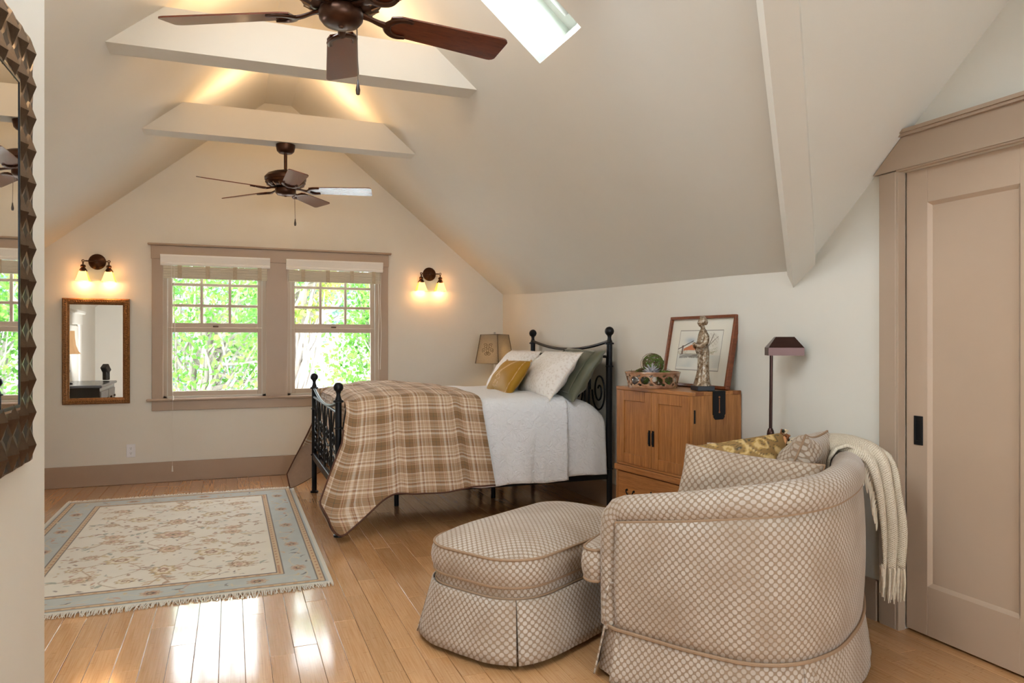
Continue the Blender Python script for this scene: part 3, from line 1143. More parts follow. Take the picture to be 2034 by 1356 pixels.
fan = make_fan('dark bronze ceiling fan hanging from the beam near the windows')
fan.location = (0.395, 5.98, 2.82)
fan.rotation_euler.z = math.radians(-14)
fan2 = copy_tree(fan)
fan2['label'] = 'large mahogany bladed ceiling fan at the top edge, nearest the camera'
fan2.location = (0.37, 2.69, 2.82)
fan2.rotation_euler.z = math.radians(9.5)

# ------------------------------------------------------------------ wall sconces
k = NM('amber_glass')
lw = k.add('ShaderNodeLayerWeight', None, Blend=0.35).outputs['Facing']
ec = k.ramp(lw, [(0.0, (1.0, 0.86, 0.42, 1)), (0.45, (1.0, 0.62, 0.10, 1)), (1.0, (0.9, 0.36, 0.02, 1))])
k.setp(Base_Color=(0.8, 0.45, 0.08, 1), Roughness=0.3, Emission_Color=ec, Emission_Strength=1.15)
M_AMBER = k.m


def make_sconce(label):
    t = thing('wall_sconce', label, 'wall lamp', group='two-light wall sconces')
    Ry = Matrix.Rotation(PI / 2, 4, 'X')
    MB().lathe([(0.0, 0.03), (0.02, 0.03), (0.026, 0.024), (0.05, 0.02), (0.058, 0.012), (0.066, 0.008), (0.07, 0.0)], 28, M=Ry).build('backplate', M_BRONZE, t)
    b = MB()
    b.tube([(0, -0.025, 0), (0, -0.06, 0)], 0.009, 10)
    b.tube([(-0.085, -0.06, 0), (0.085, -0.06, 0)], 0.006, 10)
    b.build('arm', M_BRONZE, t)
    for s in (-1, 1):
        x = s * 0.1
        b = MB()
        ring = [(x + 0.009 * math.cos(a), -0.06, 0.009 * math.sin(a)) for a in np.linspace(0, 2 * PI, 16, endpoint=False)]
        b.tube(ring, 0.004, 6, closed=True)
        b.lathe([(0.0, -0.01), (0.006, -0.012), (0.006, -0.03), (0.018, -0.036), (0.022, -0.048), (0.016, -0.06), (0.022, -0.066), (0.034, -0.088), (0.034, -0.093), (0.0, -0.093)], 16, (x, -0.06, 0))
        so = b.build('socket', M_BRONZE, t)
        # square flared glass shade
        b = MB()
        ring = lambda hw, z, hv: [(x + hw * sx_, -0.06 + hw * sy_, z) for sx_, sy_ in ((-1, -1), (1, -1), (1, 1), (-1, 1))]
        P = [ring(0.026, -0.088, 0), ring(0.034, -0.115, 0), ring(0.044, -0.15, 0), ring(0.052, -0.172, 0), ring(0.054, -0.178, 0), ring(0.050, -0.178, 0), ring(0.042, -0.15, 0), ring(0.031, -0.112, 0), ring(0.022, -0.09, 0)]
        b.grid(np.array(P), cv=True)
        b.build('glass_shade', M_AMBER, t, smooth=False)
        MB().lathe([(0.0, -0.1), (0.008, -0.102), (0.012, -0.115), (0.02, -0.14), (0.016, -0.158), (0.0, -0.165)], 12, (x, -0.06, 0)).build('bulb', mat('warm_bulb', rgb(255, 235, 190), 0.4, emit=(1.0, 0.78, 0.42, 1), estr=14), so)
    return t


sc = make_sconce('lit two-shade bronze sconce above the small framed mirror')
sc.location = (-1.111, D, 1.985)
sc2 = copy_tree(sc)
sc2['label'] = 'lit two-shade bronze sconce to the right of the windows'
sc2.location = (1.909, D, 1.975)
for cx in (-1.111, 1.909):
    for s in (-1, 1):
        point('sconce_bulb', 1.1, (cx + s * 0.1, D - 0.06, 1.795), (1.0, 0.55, 0.24), 0.025)
        point('sconce_glow', 0.45, (cx + s * 0.15, D - 0.10, 1.9), (1.0, 0.45, 0.15), 0.03)
# ------------------------------------------------------------------ large mirror with studded frame
M_STUD = mat('antique_bronze_stud', rgb(96, 78, 62), 0.3, metal=0.9, var=0.4, vscale=30)
t = thing('wall_mirror', 'large mirror with studded bronze pyramid frame on the left wall', 'mirror', (XP, 1.69, 0.975))
my0, my1, mz0, mz1, fwid = 1.17, 2.215, 0.975, 2.055, 0.15
b = MB()
b.box((XP + 0.01, (my0 + my1) / 2, (mz0 + mz1) / 2), (0.018, my1 - my0 - 0.01, mz1 - mz0 - 0.01))
b.build('backing', mat('dark_backing', rgb(38, 32, 28), 0.6), t, world=True, smooth=False)
MB().box((XP + 0.021, (my0 + my1) / 2, (mz0 + mz1) / 2), (0.004, my1 - my0 - 2 * fwid + 0.02, mz1 - mz0 - 2 * fwid + 0.02)).build('glass', M_MIRROR, t, world=True, smooth=False)
b = MB()
gy0, gy1, gz0, gz1 = my0 + fwid, my1 - fwid, mz0 + fwid, mz1 - fwid
for ya, yb, za, zb in ((gy0 - .004, gy0 + .004, gz0, gz1), (gy1 - .004, gy1 + .004, gz0, gz1), (gy0, gy1, gz0 - .004, gz0 + .004), (gy0, gy1, gz1 - .004, gz1 + .004)):
    b.box((XP + 0.023, (ya + yb) / 2, (za + zb) / 2), (0.004, yb - ya, zb - za), 0.001)
b.build('inner_bead', M_BLACK, t, world=True, smooth=False)
cw = fwid / 2


def stud_mesh(w, h):
    H = 0.017
    V = [(0.0175, 0, 0), (0.020, w / 2, 0), (0.0175, w, 0), (0.020, w, h / 2), (0.0175, w, h), (0.020, w / 2, h), (0.0175, 0, h), (0.020, 0, h / 2), (0.018 + H, w / 2, h / 2),
         (0.0205, w / 4, h / 4), (0.0205, 3 * w / 4, h / 4), (0.0205, 3 * w / 4, 3 * h / 4), (0.0205, w / 4, 3 * h / 4)]
    V = [(x, y - w / 2, z - h / 2) for x, y, z in V]
    F = [(0, 1, 9), (1, 8, 9), (7, 9, 8), (0, 9, 7), (1, 2, 10), (2, 3, 10), (3, 8, 10), (1, 10, 8), (3, 4, 11), (4, 5, 11), (5, 8, 11), (3, 11, 8), (5, 6, 12), (6, 7, 12), (7, 8, 12), (5, 12, 8)]
    return V, F


cells = []
nz = 13
hz = (mz1 - mz0) / nz
for y in (my0 + cw / 2, my0 + 1.5 * cw, my1 - 1.5 * cw, my1 - cw / 2):
    for i in range(nz):
        cells.append((y, mz0 + (i + 0.5) * hz, cw, hz))
ny = 8
hy = (my1 - my0 - 2 * fwid) / ny
for i in range(ny):
    for z in (mz0 + 0.5 * hz, mz0 + 1.5 * hz, mz1 - 1.5 * hz, mz1 - 0.5 * hz):
        cells.append((my0 + fwid + (i + 0.5) * hy, z, hy, hz))
smesh = {}
base = Vector(t.location)
for y, z, w, h in cells:
    key = (round(w, 4), round(h, 4))
    if key not in smesh:
        m = MB()
        m.add(*stud_mesh(w, h))
        o = m.build('pyramid_stud', M_STUD, t, smooth=False)
        smesh[key] = o.data
    else:
        o = bpy.data.objects.new('pyramid_stud', smesh[key])
        COL.objects.link(o)
        o.parent = t
    o.location = Vector((XP, y, z)) - base

# ------------------------------------------------------------------ small framed mirror
t = thing('framed_mirror', 'small rectangular mirror in a bronze gilt frame under the left sconce', 'mirror', (-1.115, D, 0.73))
M_GILT = mat('bronze_gilt', rgb(142, 100, 60), 0.4, metal=0.55, var=0.45, vscale=70, bump=0.6, bscale=130)
x0, x1, z0, z1 = -1.378, -0.852, 0.727, 1.66
fwd = 0.056
prof = [(0.0, 0.0), (0.0, 0.02), (0.012, 0.03), (0.022, 0.026), (0.03, 0.03), (0.042, 0.026), (0.05, 0.014), (0.056, 0.012), (0.056, 0.0)]
b = MB()
ring = []
for q, dpt in prof:
    ring.append([(x0 + q, D - dpt, z0 + q), (x1 - q, D - dpt, z0 + q), (x1 - q, D - dpt, z1 - q), (x0 + q, D - dpt, z1 - q)])
b.grid(np.array(ring), cv=True)
fr = b.build('frame', M_GILT, t, world=True, smooth=False)
b = MB()
for i in range(46):
    zz = z0 + 0.035 + i * (z1 - z0 - 0.07) / 45
    for xx in (x0 + 0.026, x1 - 0.026):
        b.box((xx, D - 0.031, zz), (0.016, 0.008, 0.013), 0.0035)
for i in range(26):
    xx = x0 + 0.035 + i * (x1 - x0 - 0.07) / 25
    for zz in (z0 + 0.026, z1 - 0.026):
        b.box((xx, D - 0.031, zz), (0.013, 0.008, 0.016), 0.0035)
b.build('beading', M_GILT, fr, world=True, smooth=False, kind='stuff')
MB().box(((x0 + x1) / 2, D - 0.008, (z0 + z1) / 2), (x1 - x0 - 0.1, 0.006, z1 - z0 - 0.1)).build('glass', M_MIRROR, t, world=True, smooth=False)

# ------------------------------------------------------------------ dresser, lamp and flash reflected in the small mirror
M_DARK = mat('black_lacquer', rgb(34, 30, 30), 0.25, coat=0.4)
t = thing('dresser', 'black dresser with drawers, reflected in the small mirror', 'dresser', (-1.60, 5.06, 0))
MB().box((0, 0, 0.42), (0.50, 1.08, 0.70), 0.006).build('carcass', M_DARK, t, smooth=False)
MB().box((0, 0, 0.785), (0.55, 1.14, 0.03), 0.008).build('top', mat('grey_stone_top', rgb(96, 98, 104), 0.25, var=0.1, vscale=20), t, smooth=False)
for r in range(3):
    for c in range(2):
        dwr = MB().box((0.252, -0.26 + c * 0.52, 0.20 + r * 0.215), (0.018, 0.49, 0.195), 0.006).build('drawer', mat('worn_grey_drawer', rgb(120, 112, 104), 0.5, var=0.2, vscale=12), t, smooth=False)
        for dy in (-0.13, 0.13):
            MB().lathe([(0.0, 0.022), (0.014, 0.02), (0.016, 0.012), (0.006, 0.0)], 12, M=Matrix.Translation((0.262, -0.26 + c * 0.52 + dy, 0.20 + r * 0.215)) @ Matrix.Rotation(PI / 2, 4, 'Y')).build('knob', M_BRONZE, dwr)
for sx in (-1, 1):
    for sy in (-1, 1):
        MB().box((sx * 0.21, sy * 0.49, 0.035), (0.06, 0.06, 0.07), 0.006).build('foot', M_DARK, t, smooth=False)
t = thing('dresser_lamp', 'figurine lamp with pleated bell shade on the dresser', 'table lamp', (-1.74, 5.27, 0.80))
MB().lathe([(0.0, 0.0), (0.075, 0.0), (0.075, 0.015), (0.05, 0.025), (0.028, 0.05), (0.04, 0.10), (0.052, 0.15), (0.035, 0.19), (0.022, 0.21), (0.04, 0.245), (0.03, 0.28), (0.012, 0.30), (0.01, 0.36), (0.0, 0.36)], 20).build('base', M_DARK, t)
b = MB()
P = []
for i, (r, z) in enumerate([(0.15, 0.34), (0.125, 0.38), (0.105, 0.44), (0.095, 0.52), (0.092, 0.60)]):
    a = np.linspace(0, 2 * PI, 48, endpoint=False)
    rr_ = r * (1 + 0.03 * np.cos(12 * a))
    P.append(np.stack([rr_ * np.cos(a), rr_ * np.sin(a), np.full(48, z)], 1))
b.grid(np.array(P), cv=True)
b.build('lamp_shade', mat('peach_pleated_shade', rgb(214, 186, 150), 0.8, emit=rgb(230, 170, 110), estr=0.5), t)
t = thing('camera_flash', 'black camera flash unit standing on the dresser', 'flash', (-1.40, 4.80, 0.80), 0.4)
MB().box((0, 0, 0.005), (0.05, 0.06, 0.01), 0.003).build('foot', M_DARK, t, smooth=False)
MB().box((0, 0, 0.07), (0.055, 0.07, 0.10), 0.006).build('body', M_DARK, t, smooth=False)
fsp = bpy.data.lights.new('flash_light', 'SPOT')
fsp.energy = 80
fsp.spot_size = 1.9
fsp.spot_blend = 0.8
fsp.shadow_soft_size = 0.04
fso = bpy.data.objects.new('flash_light', fsp)
COL.objects.link(fso)
fso.location = (-1.40, 4.70, 0.99)
fso.rotation_euler = Vector((-0.05, -1, 0.28)).to_track_quat('-Z', 'Y').to_euler()
hd = MB().box((0, 0, 0.03), (0.075, 0.08, 0.10), 0.008, M=Matrix.Translation((0, -0.01, 0.13)) @ Matrix.Rotation(math.radians(-38), 4, 'X')).build('head', M_DARK, t, smooth=False)

# ------------------------------------------------------------------ iron bed
bed = thing('iron_bed', 'black iron bed frame with ball finials and scrollwork', 'bed', (1.66, 5.63, 0))
BX0, BX1, BY0, BY1 = 0.655, 2.665, 4.885, 6.385


def post(x, y, h, rad=0.021, br=0.033):
    zb = h - br
    prof = [(0.0, 0.0), (rad + 0.012, 0.0), (rad + 0.012, 0.012), (rad, 0.02), (rad, zb - 0.10), (rad + 0.013, zb - 0.098), (rad + 0.013, zb - 0.088), (rad + 0.002, zb - 0.082), (rad - 0.006, zb - 0.06), (rad - 0.008, zb - 0.045), (0.018, zb - br * 0.86)]
    prof += [(br * math.cos(a), zb + br * math.sin(a)) for a in np.linspace(-PI / 3.2, PI / 2, 9)]
    prof[-1] = (0.0, zb + br)
    m = MB().lathe(prof, 18, (x, y, 0))
    for zc in (h - 0.30, 0.32):
        m.lathe([(rad, zc - 0.006), (rad + 0.008, zc - 0.003), (rad + 0.008, zc + 0.003), (rad, zc + 0.006)], 18, (x, y, 0))
    return m


for y in (BY0, BY1):
    post(BX0, y, 1.012).build('foot_post', M_BLACK, bed, world=True)
    post(BX1, y, 1.393, 0.022, 0.036).build('head_post', M_BLACK, bed, world=True)
ym = (BY0 + BY1) / 2


def scroll(cx, cy, cz, r, turns, start, sgn=1, n=44, x=BX0):
    a = np.linspace(0, turns * 2 * PI, n)
    rr_ = r * (1 - 0.86 * a / a[-1])
    return np.stack([np.full(n, x), cy + sgn * rr_ * np.cos(a + start), cz + rr_ * np.sin(a + start)], 1)


# footboard
yy = np.linspace(BY0, BY1, 24)
b = MB()
b.tube(np.stack([np.full(24, BX0), yy, 0.885 - 0.075 * (1 - ((yy - ym) / (ym - BY0)) ** 2)], 1), 0.011, 10)
b.build('foot_top_rail', M_BLACK, bed, world=True)
MB().tube([(BX0, BY0, 0.808), (BX0, BY1, 0.808)], 0.011, 10).build('foot_middle_rail', M_BLACK, bed, world=True)
MB().box((BX0, ym, 0.31), (0.03, BY1 - BY0, 0.06), 0.004).build('foot_lower_rail', M_BLACK, bed, world=True, smooth=False)
b = MB()
npan = 4
for i in range(1, npan):
    y = BY0 + (BY1 - BY0) * i / npan
    b.tube([(BX0, y, 0.33), (BX0, y, 0.80)], 0.008, 8)
pw = (BY1 - BY0) / npan
for i in range(npan):
    c = BY0 + pw * (i + 0.5)
    # pair of mirrored C scrolls with an arch
    for sg in (-1, 1):
        b.tube(catmull([(BX0, c + sg * 0.165, 0.34), (BX0, c + sg * 0.15, 0.50), (BX0, c + sg * 0.10, 0.68), (BX0, c + sg * 0.02, 0.785), (BX0, c, 0.80)], 20), 0.006, 7)
        b.tube(scroll(BX0, c + sg * 0.075, 0.60, 0.07, 1.6, -PI / 2, sg), 0.0055, 7)
        b.tube(scroll(BX0, c + sg * 0.08, 0.43, 0.06, 1.4, PI / 2, sg), 0.0055, 7)
        b.tube(catmull([(BX0, c + sg * 0.01, 0.52), (BX0, c + sg * 0.03, 0.53), (BX0, c + sg * 0.075, 0.53)], 8), 0.0055, 7)
b.build('foot_scrollwork', M_BLACK, bed, world=True)
# headboard
b = MB()
b.tube(np.stack([np.full(24, BX1), yy, 1.285 - 0.07 * (1 - ((yy - ym) / (ym - BY0)) ** 2)], 1), 0.012, 10)
b.build('head_top_rail', M_BLACK, bed, world=True)
MB().tube([(BX1, BY0, 1.165), (BX1, BY1, 1.165)], 0.011, 10).build('head_middle_rail', M_BLACK, bed, world=True)
MB().tube([(BX1, BY0, 0.42), (BX1, BY1, 0.42)], 0.011, 10).build('head_lower_rail', M_BLACK, bed, world=True)
b = MB()
for i in range(npan):
    c = BY0 + pw * (i + 0.5)
    for sg in (-1, 1):
        b.tube([(BX1, c + sg * 0.15, 0.42), (BX1, c + sg * 0.15, 1.165)], 0.009, 8)
    sg = -1 if i < 2 else 1
    a = np.linspace(0, 2 * PI * 1.9, 60)
    r = 0.145 * (1 - 0.84 * a / a[-1])
    b.tube(np.stack([np.full(60, BX1), c + 0.02 * sg - sg * r * 0.8 * np.cos(a), 0.90 + 1.15 * r * np.sin(a + PI)], 1), 0.007, 7)
    b.tube(catmull([(BX1, c - sg * 0.13, 0.90), (BX1, c - sg * 0.12, 1.05), (BX1, c, 1.15)], 12), 0.007, 7)
b.build('head_scrollwork', M_BLACK, bed, world=True)
for y in (BY0 + 0.01, BY1 - 0.01):
    MB().box(((BX0 + BX1) / 2, y, 0.27), (BX1 - BX0 - 0.03, 0.03, 0.055), 0.004).build('side_rail', M_BLACK, bed, world=True, smooth=False)
for i in range(9):
    MB().box((BX0 + 0.15 + i * 0.21, ym, 0.285), (0.07, BY1 - BY0 - 0.04, 0.02), 0.003).build('slat', mat('pine_slat', rgb(150, 118, 82), 0.7), bed, world=True, smooth=False)
for x in (1.2, 2.0):
    MB().tube([(x, ym, 0.0), (x, ym, 0.27)], 0.018, 10).build('center_leg', M_BLACK, bed, world=True)
mt = MB()
mt.box((1.665, ym, 0.555), (1.90, 1.43, 0.47), 0.05)
mt = mt.build('mattress', mat('white_ticking', rgb(225, 222, 218), 0.85), smooth=True)
tag(mt, 'white mattress hidden under the coverlet on the iron bed', 'mattress')

# ------------------------------------------------------------------ bedding
def fbm1(x, seed, sc=1.0):
    r_ = np.random.default_rng(seed)
    out = np.zeros_like(x, float)
    for i in range(4):
        out += np.sin(x * sc * (1 + 0.9 * i) * 2 * PI + r_.uniform(0, 6.28)) / (1 + i)
    return out / 2


def drape(xl, xr, ztop, yn, yf, hem_n, hem_f, nx=60, crown=0.03, rnd=0.075, fold=0.02, fperiod=0.2, seed=0, foot=False, head_drop=0.0, tufts=()):
    """returns grid (nx, m, 3), uv (nx, m, 2) and slices of the parts of the cross-section"""
    nn, nr, nt, nf = 30, 7, 44, 26
    P = np.zeros((nx, nn + nr + nt + nr + nf, 3))
    UVs = np.zeros((nx, P.shape[1], 2))
    for i in range(nx):
        a = i / (nx - 1)
        pts = []
        xb = xl + (xr(0.0) - xl) * a
        fa = np.clip(1 - (xb - xl) / 0.30, 0, 1) if foot else 0.0
        fa = fa * fa * (3 - 2 * fa)
        zt = ztop(xb)
        if head_drop:
            zt -= head_drop * max(0.0, (xb - 2.40) / 0.22) ** 2
        hn = hem_n(xb) * (1 - fa) + 0.012 * fa
        if foot:
            hn += 0.16 * max(0.0, 1 - (xb - xl) / 0.085) ** 2
        hf = hem_f(xb) * (1 - fa) + 0.03 * fa
        f1 = fbm1(np.array([xb]), seed, 1 / fperiod)[0]
        f2 = fbm1(np.array([xb + 3.3]), seed + 5, 1 / fperiod)[0]
        for q in range(nn):
            v = 1 - q / nn
            x = xl + (xr(v) - xl) * a + fa * np.interp(v, [0, .3, .6, .85, 1], [0, -.035, -.12, -.185, -.135])
            y = yn - 0.012 - 0.03 * v - fold * v ** 0.7 * f1 - fa * np.interp(v, [0, .5, 1], [0, .07, .15])
            z = hn + (zt - rnd - hn) * (1 - v)
            pts.append((x, y, z))
        for q in range(nr):
            t_ = PI * q / (2 * (nr))
            pts.append((xl + (xr(0) - xl) * a, yn + rnd - 0.0 - rnd * math.cos(t_) - 0.012 * (1 - q / nr), zt - rnd + rnd * math.sin(t_)))
        for q in range(nt):
            u = q / (nt - 1)
            y = yn + rnd + (yf - yn - 2 * rnd) * u
            x = xl + (xr(-u) - xl) * a
            z = zt + crown * (1 - (2 * u - 1) ** 4)
            z += 0.006 * math.sin(x * 17 + seed) * math.sin(y * 13 + seed)
            for tx, ty in tufts:
                z -= 0.03 * math.exp(-((x - tx) ** 2 + (y - ty) ** 2) / 0.0016) - 0.008 * math.exp(-((x - tx) ** 2 + (y - ty) ** 2) / 0.015)
            if foot:
                z -= 0.05 * max(0, 1 - (x - xl) / 0.12) ** 2
            pts.append((x, y, z))
        for q in range(1, nr + 1):
            t_ = PI * q / (2 * nr)
            pts.append((xl + (xr(-1) - xl) * a, yf - rnd + rnd * math.sin(t_), zt - rnd + rnd * math.cos(t_)))
        for q in range(1, nf + 1):
            v = q / nf
            x = xl + (xr(-1) - xl) * a + fa * np.interp(v, [0, .3, .6, .85, 1], [0, -.06, -.17, -.26, -.235])
            y = yf + 0.012 + 0.02 * v + fold * v * f2 + fa * (0.05 * v + 0.03 * math.sin(7 * v + 2))
            pts.append((x, y, zt - rnd + (hf - zt + rnd) * v))
        p = np.array(pts)
        P[i] = p
        L = np.concatenate([[0], np.cumsum(np.linalg.norm(np.diff(p, axis=0), axis=1))])
        L -= L[nn + nr + nt // 2]
        UVs[i, :, 0] = xl + (xr(0.5) - xl) * a
        UVs[i, :, 1] = L
    return P, UVs, (nn, nr, nt, nf)


def offset_grid(P, d):
    du = np.gradient(P, axis=0)
    dv = np.gradient(P, axis=1)
    n = np.cross(du, dv)
    n /= np.linalg.norm(n, axis=2)[:, :, None] + 1e-9
    return P + n * d


# plaid material
k = NM('plaid_cotton')
uvn = k.add('ShaderNodeUVMap').outputs[0]
sx = k.add('ShaderNodeSeparateXYZ', None, Vector=uvn)


def stripes(coord, period, phase):
    f = k.math('FRACT', k.math('ADD', k.math('DIVIDE', coord, period), phase))
    n = k.t.nodes.new('ShaderNodeValToRGB')
    n.color_ramp.interpolation = 'CONSTANT'
    TAN, DK, CR, RU, GR, MID = rgb(206, 176, 144), rgb(148, 114, 78), rgb(238, 226, 208), rgb(146, 84, 56), rgb(78, 90, 78), rgb(178, 144, 110)
    seq = [(0.0, DK), (0.155, GR), (0.17, DK), (0.31, TAN), (0.35, RU), (0.37, TAN), (0.40, MID), (0.43, TAN), (0.46, CR), (0.53, TAN), (0.56, RU), (0.575, MID), (0.60, RU), (0.615, CR), (0.66, TAN), (0.70, MID), (0.72, TAN), (0.76, CR), (0.775, TAN), (0.88, RU), (0.895, TAN), (0.97, CR)]
    e = n.color_ramp.elements
    while len(e) < len(seq):
        e.new(0.5)
    for el, (p, c) in zip(e, seq):
        el.position = p
        el.color = c
    k.link(f, n.inputs[0])
    return n.outputs[0]


ca = stripes(sx.outputs[0], 0.185, 0.1)
cb = stripes(sx.outputs[1], 0.175, 0.42)
wv = k.add('ShaderNodeTexNoise', None, Vector=k.add('ShaderNodeMapping', None, Vector=uvn, Scale=(900, 900, 1)).outputs[0], Scale=1.0, Detail=1.0).outputs['Fac']
fac = k.math('ADD', 0.5, k.math('MULTIPLY', k.math('SUBTRACT', wv, 0.5), 0.5))
pc = k.mix(fac, ca, cb)
k.setp(Base_Color=pc, Roughness=0.85)
k.b.inputs['Sheen Weight'].default_value = 0.15
nb = k.add('ShaderNodeTexNoise', None, Vector=k.add('ShaderNodeMapping', None, Vector=uvn, Scale=(26, 26, 1)).outputs[0], Scale=1.0, Detail=4.0).outputs['Fac']
k.bump(nb, 0.35, 0.012)
M_PLAID = k.m
M_LINING = mat('brown_lining', rgb(176, 148, 126), 0.85, var=0.05, vscale=40, bump=0.2, bscale=60)
M_PIPING = mat('dark_brown_piping', rgb(92, 58, 44), 0.8)

cf = thing('plaid_comforter', 'tan plaid comforter spread over the foot of the bed', 'comforter', (1.2, 5.63, 0.25))
tuft = [(1.02, 5.35), (1.42, 5.35), (0.9, 5.75), (1.25, 5.9), (1.42, 5.8), (1.05, 6.1), (1.45, 5.1)]
cx1 = lambda v: (1.64 + 0.09 * v) if v >= 0 else 1.64 + 0.06 * v
P, UV, (nn, nr, nt, nf) = drape(0.70, cx1, lambda x: 0.888 + 0.035 * math.sin(PI * min(1, max(0, (x - 0.7) / 0.95))), 4.86, 6.41, lambda x: 0.262 + 0.012 * math.sin(9 * x), lambda x: 0.3, nx=72, fold=0.022, fperiod=0.42, seed=3, foot=True, tufts=tuft)
b = MB()
b.grid(P, uv=UV)
# puffed foot panel hanging inside the footboard
ny_ = 30
fp_, fuv = [], []
for q in range(12):
    v = q / 11
    row, ru = [], []
    for j in range(ny_):
        y = 4.90 + (6.37 - 4.90) * j / (ny_ - 1)
        row.append((0.715 - 0.03 * math.sin(PI * min(1, v * 1.3)) + 0.006 * math.sin(23 * y), y, 0.87 - 0.48 * v))
        ru.append((0.70 - 0.48 * v, y - 5.63))
    fp_.append(row)
    fuv.append(ru)
b.grid(np.array(fp_), uv=np.array(fuv))
cov = b.build('cover', M_PLAID, cf, world=True, recalc=False, ang=80)
b = MB()
Q = offset_grid(P, 0.012)
Qn = offset_grid(P, -0.012)
inner = Q if np.mean(Q[:, 5, 1]) > np.mean(Qn[:, 5, 1]) else Qn
b.grid(inner[:, :nn], uv=UV[:, :nn])
b.build('lining', M_LINING, cf, world=True, recalc=False, ang=80)
b = MB()
b.grid(inner[:, -int(nf * 0.5):], uv=UV[:, -int(nf * 0.5):])
b.build('far_lining', M_LINING, cf, world=True, recalc=False, ang=80)
MB().tube(np.vstack([P[0, :nn - 4][::-1], P[1:, 0]]), 0.006, 6).build('piping', M_PIPING, cf, world=True)
MB().tube(np.vstack([P[0, -nf + 4:], P[1:, -1]]), 0.006, 6).build('piping', M_PIPING, cf, world=True)

# white matelasse layers
k = NM('white_matelasse')
uvn = k.add('ShaderNodeUVMap').outputs[0]
v1 = k.add('ShaderNodeTexVoronoi', {'feature': 'SMOOTH_F1'}, Vector=k.add('ShaderNodeMapping', None, Vector=uvn, Scale=(20, 20, 1)).outputs[0], Scale=1.0).outputs['Distance']
wn = k.add('ShaderNodeTexNoise', None, Vector=k.add('ShaderNodeMapping', None, Vector=uvn, Scale=(20, 20, 1)).outputs[0], Scale=1.0, Detail=3.0, Distortion=2.2).outputs['Fac']
k.setp(Base_Color=rgb(246, 247, 250), Roughness=0.85)
k.b.inputs['Sheen Weight'].default_value = 0.1
k.bump(k.math('ADD', k.math('MULTIPLY', v1, 0.5), wn), 0.9, 0.012)
M_QUILT = k.m
P, UV, (nn, nr, nt, nf) = drape(1.56, lambda v: (2.31 - 0.01 * v) if v >= 0 else 2.31, lambda x: 0.868 - 0.01 * (x - 1.5), 4.893, 6.39, lambda x: 0.262 + 0.006 * math.sin(14 * x), lambda x: 0.3, nx=44, fold=0.014, fperiod=0.33, seed=8, crown=0.012)
b = MB()
b.grid(P, uv=UV)
o = b.build('white_coverlet', M_QUILT, recalc=False, ang=80)
tag(o, 'white textured coverlet folded across the middle of the bed', 'coverlet')
m_ = o.modifiers.new('thickness', 'SOLIDIFY')
m_.thickness = 0.012
P, UV, _ = drape(1.95, lambda v: 2.63, lambda x: 0.84, 4.908, 6.378, lambda x: 0.285 + 0.004 * math.sin(11 * x), lambda x: 0.3, nx=40, fold=0.010, fperiod=0.4, seed=9, crown=0.015, head_drop=0.11)
b = MB()
b.grid(P, uv=UV)
o = b.build('white_quilt', M_QUILT, recalc=False, ang=80)
tag(o, 'white quilt under the coverlet at the head of the bed', 'quilt')
m_ = o.modifiers.new('thickness', 'SOLIDIFY')
m_.thickness = 0.008


# ------------------------------------------------------------------ pillows
def pillow_grids(w, h, t, n=28, pinch=0.07, power=0.42, seed=0, wr=0.006):
    r_ = np.random.default_rng(seed)
    ph = r_.uniform(0, 6.28, 6)
    u = np.sin(np.linspace(-PI / 2, PI / 2, n))
    U, Vv = np.meshgrid(u, u, indexing='ij')
    x = w / 2 * U * (1 - pinch * (1 - Vv ** 2))
    y = h / 2 * Vv * (1 - pinch * (1 - U ** 2))
    th = t / 2 * np.clip((1 - U ** 2) * (1 - Vv ** 2), 0, 1) ** power
    bump_ = wr * (np.sin(9 * U + ph[0] + 4 * Vv) + np.sin(7 * Vv + ph[1] - 5 * U) + np.sin(13 * U * Vv + ph[2])) * (th / (t / 2 + 1e-9))
    A = np.stack([x, y, th + bump_], 2)
    B = np.stack([x, y, -th + bump_ * 0.5], 2)
    uv = np.stack([x, y], 2)
    return A, B, uv


def edge_loop(A):
    n = A.shape[0]
    return np.concatenate([A[:-1, 0], A[-1, :-1], A[:0:-1, -1], A[0, :0:-1]])


def pillow(name, label, cat, M, w, h, t, m, pinch=0.07, power=0.42, seed=0, piping=None, wr=0.006, group=None):
    T = thing(name, label, cat, M.translation, group=group)
    A, B, uv = pillow_grids(w, h, t, pinch=pinch, power=power, seed=seed, wr=wr)
    b = MB()
    b.grid(xf(M, A.reshape(-1, 3)).reshape(A.shape), uv=uv)
    b.grid(xf(M, B.reshape(-1, 3)).reshape(B.shape), uv=uv + 0.37, flip=True)
    o = b.build('cover', m, T, world=True, recalc=False, ang=80)
    if piping:
        MB().tube(xf(M, edge_loop(A)), piping[0], 7, closed=True).build('piping', piping[1], T, world=True)
    return T, o, A


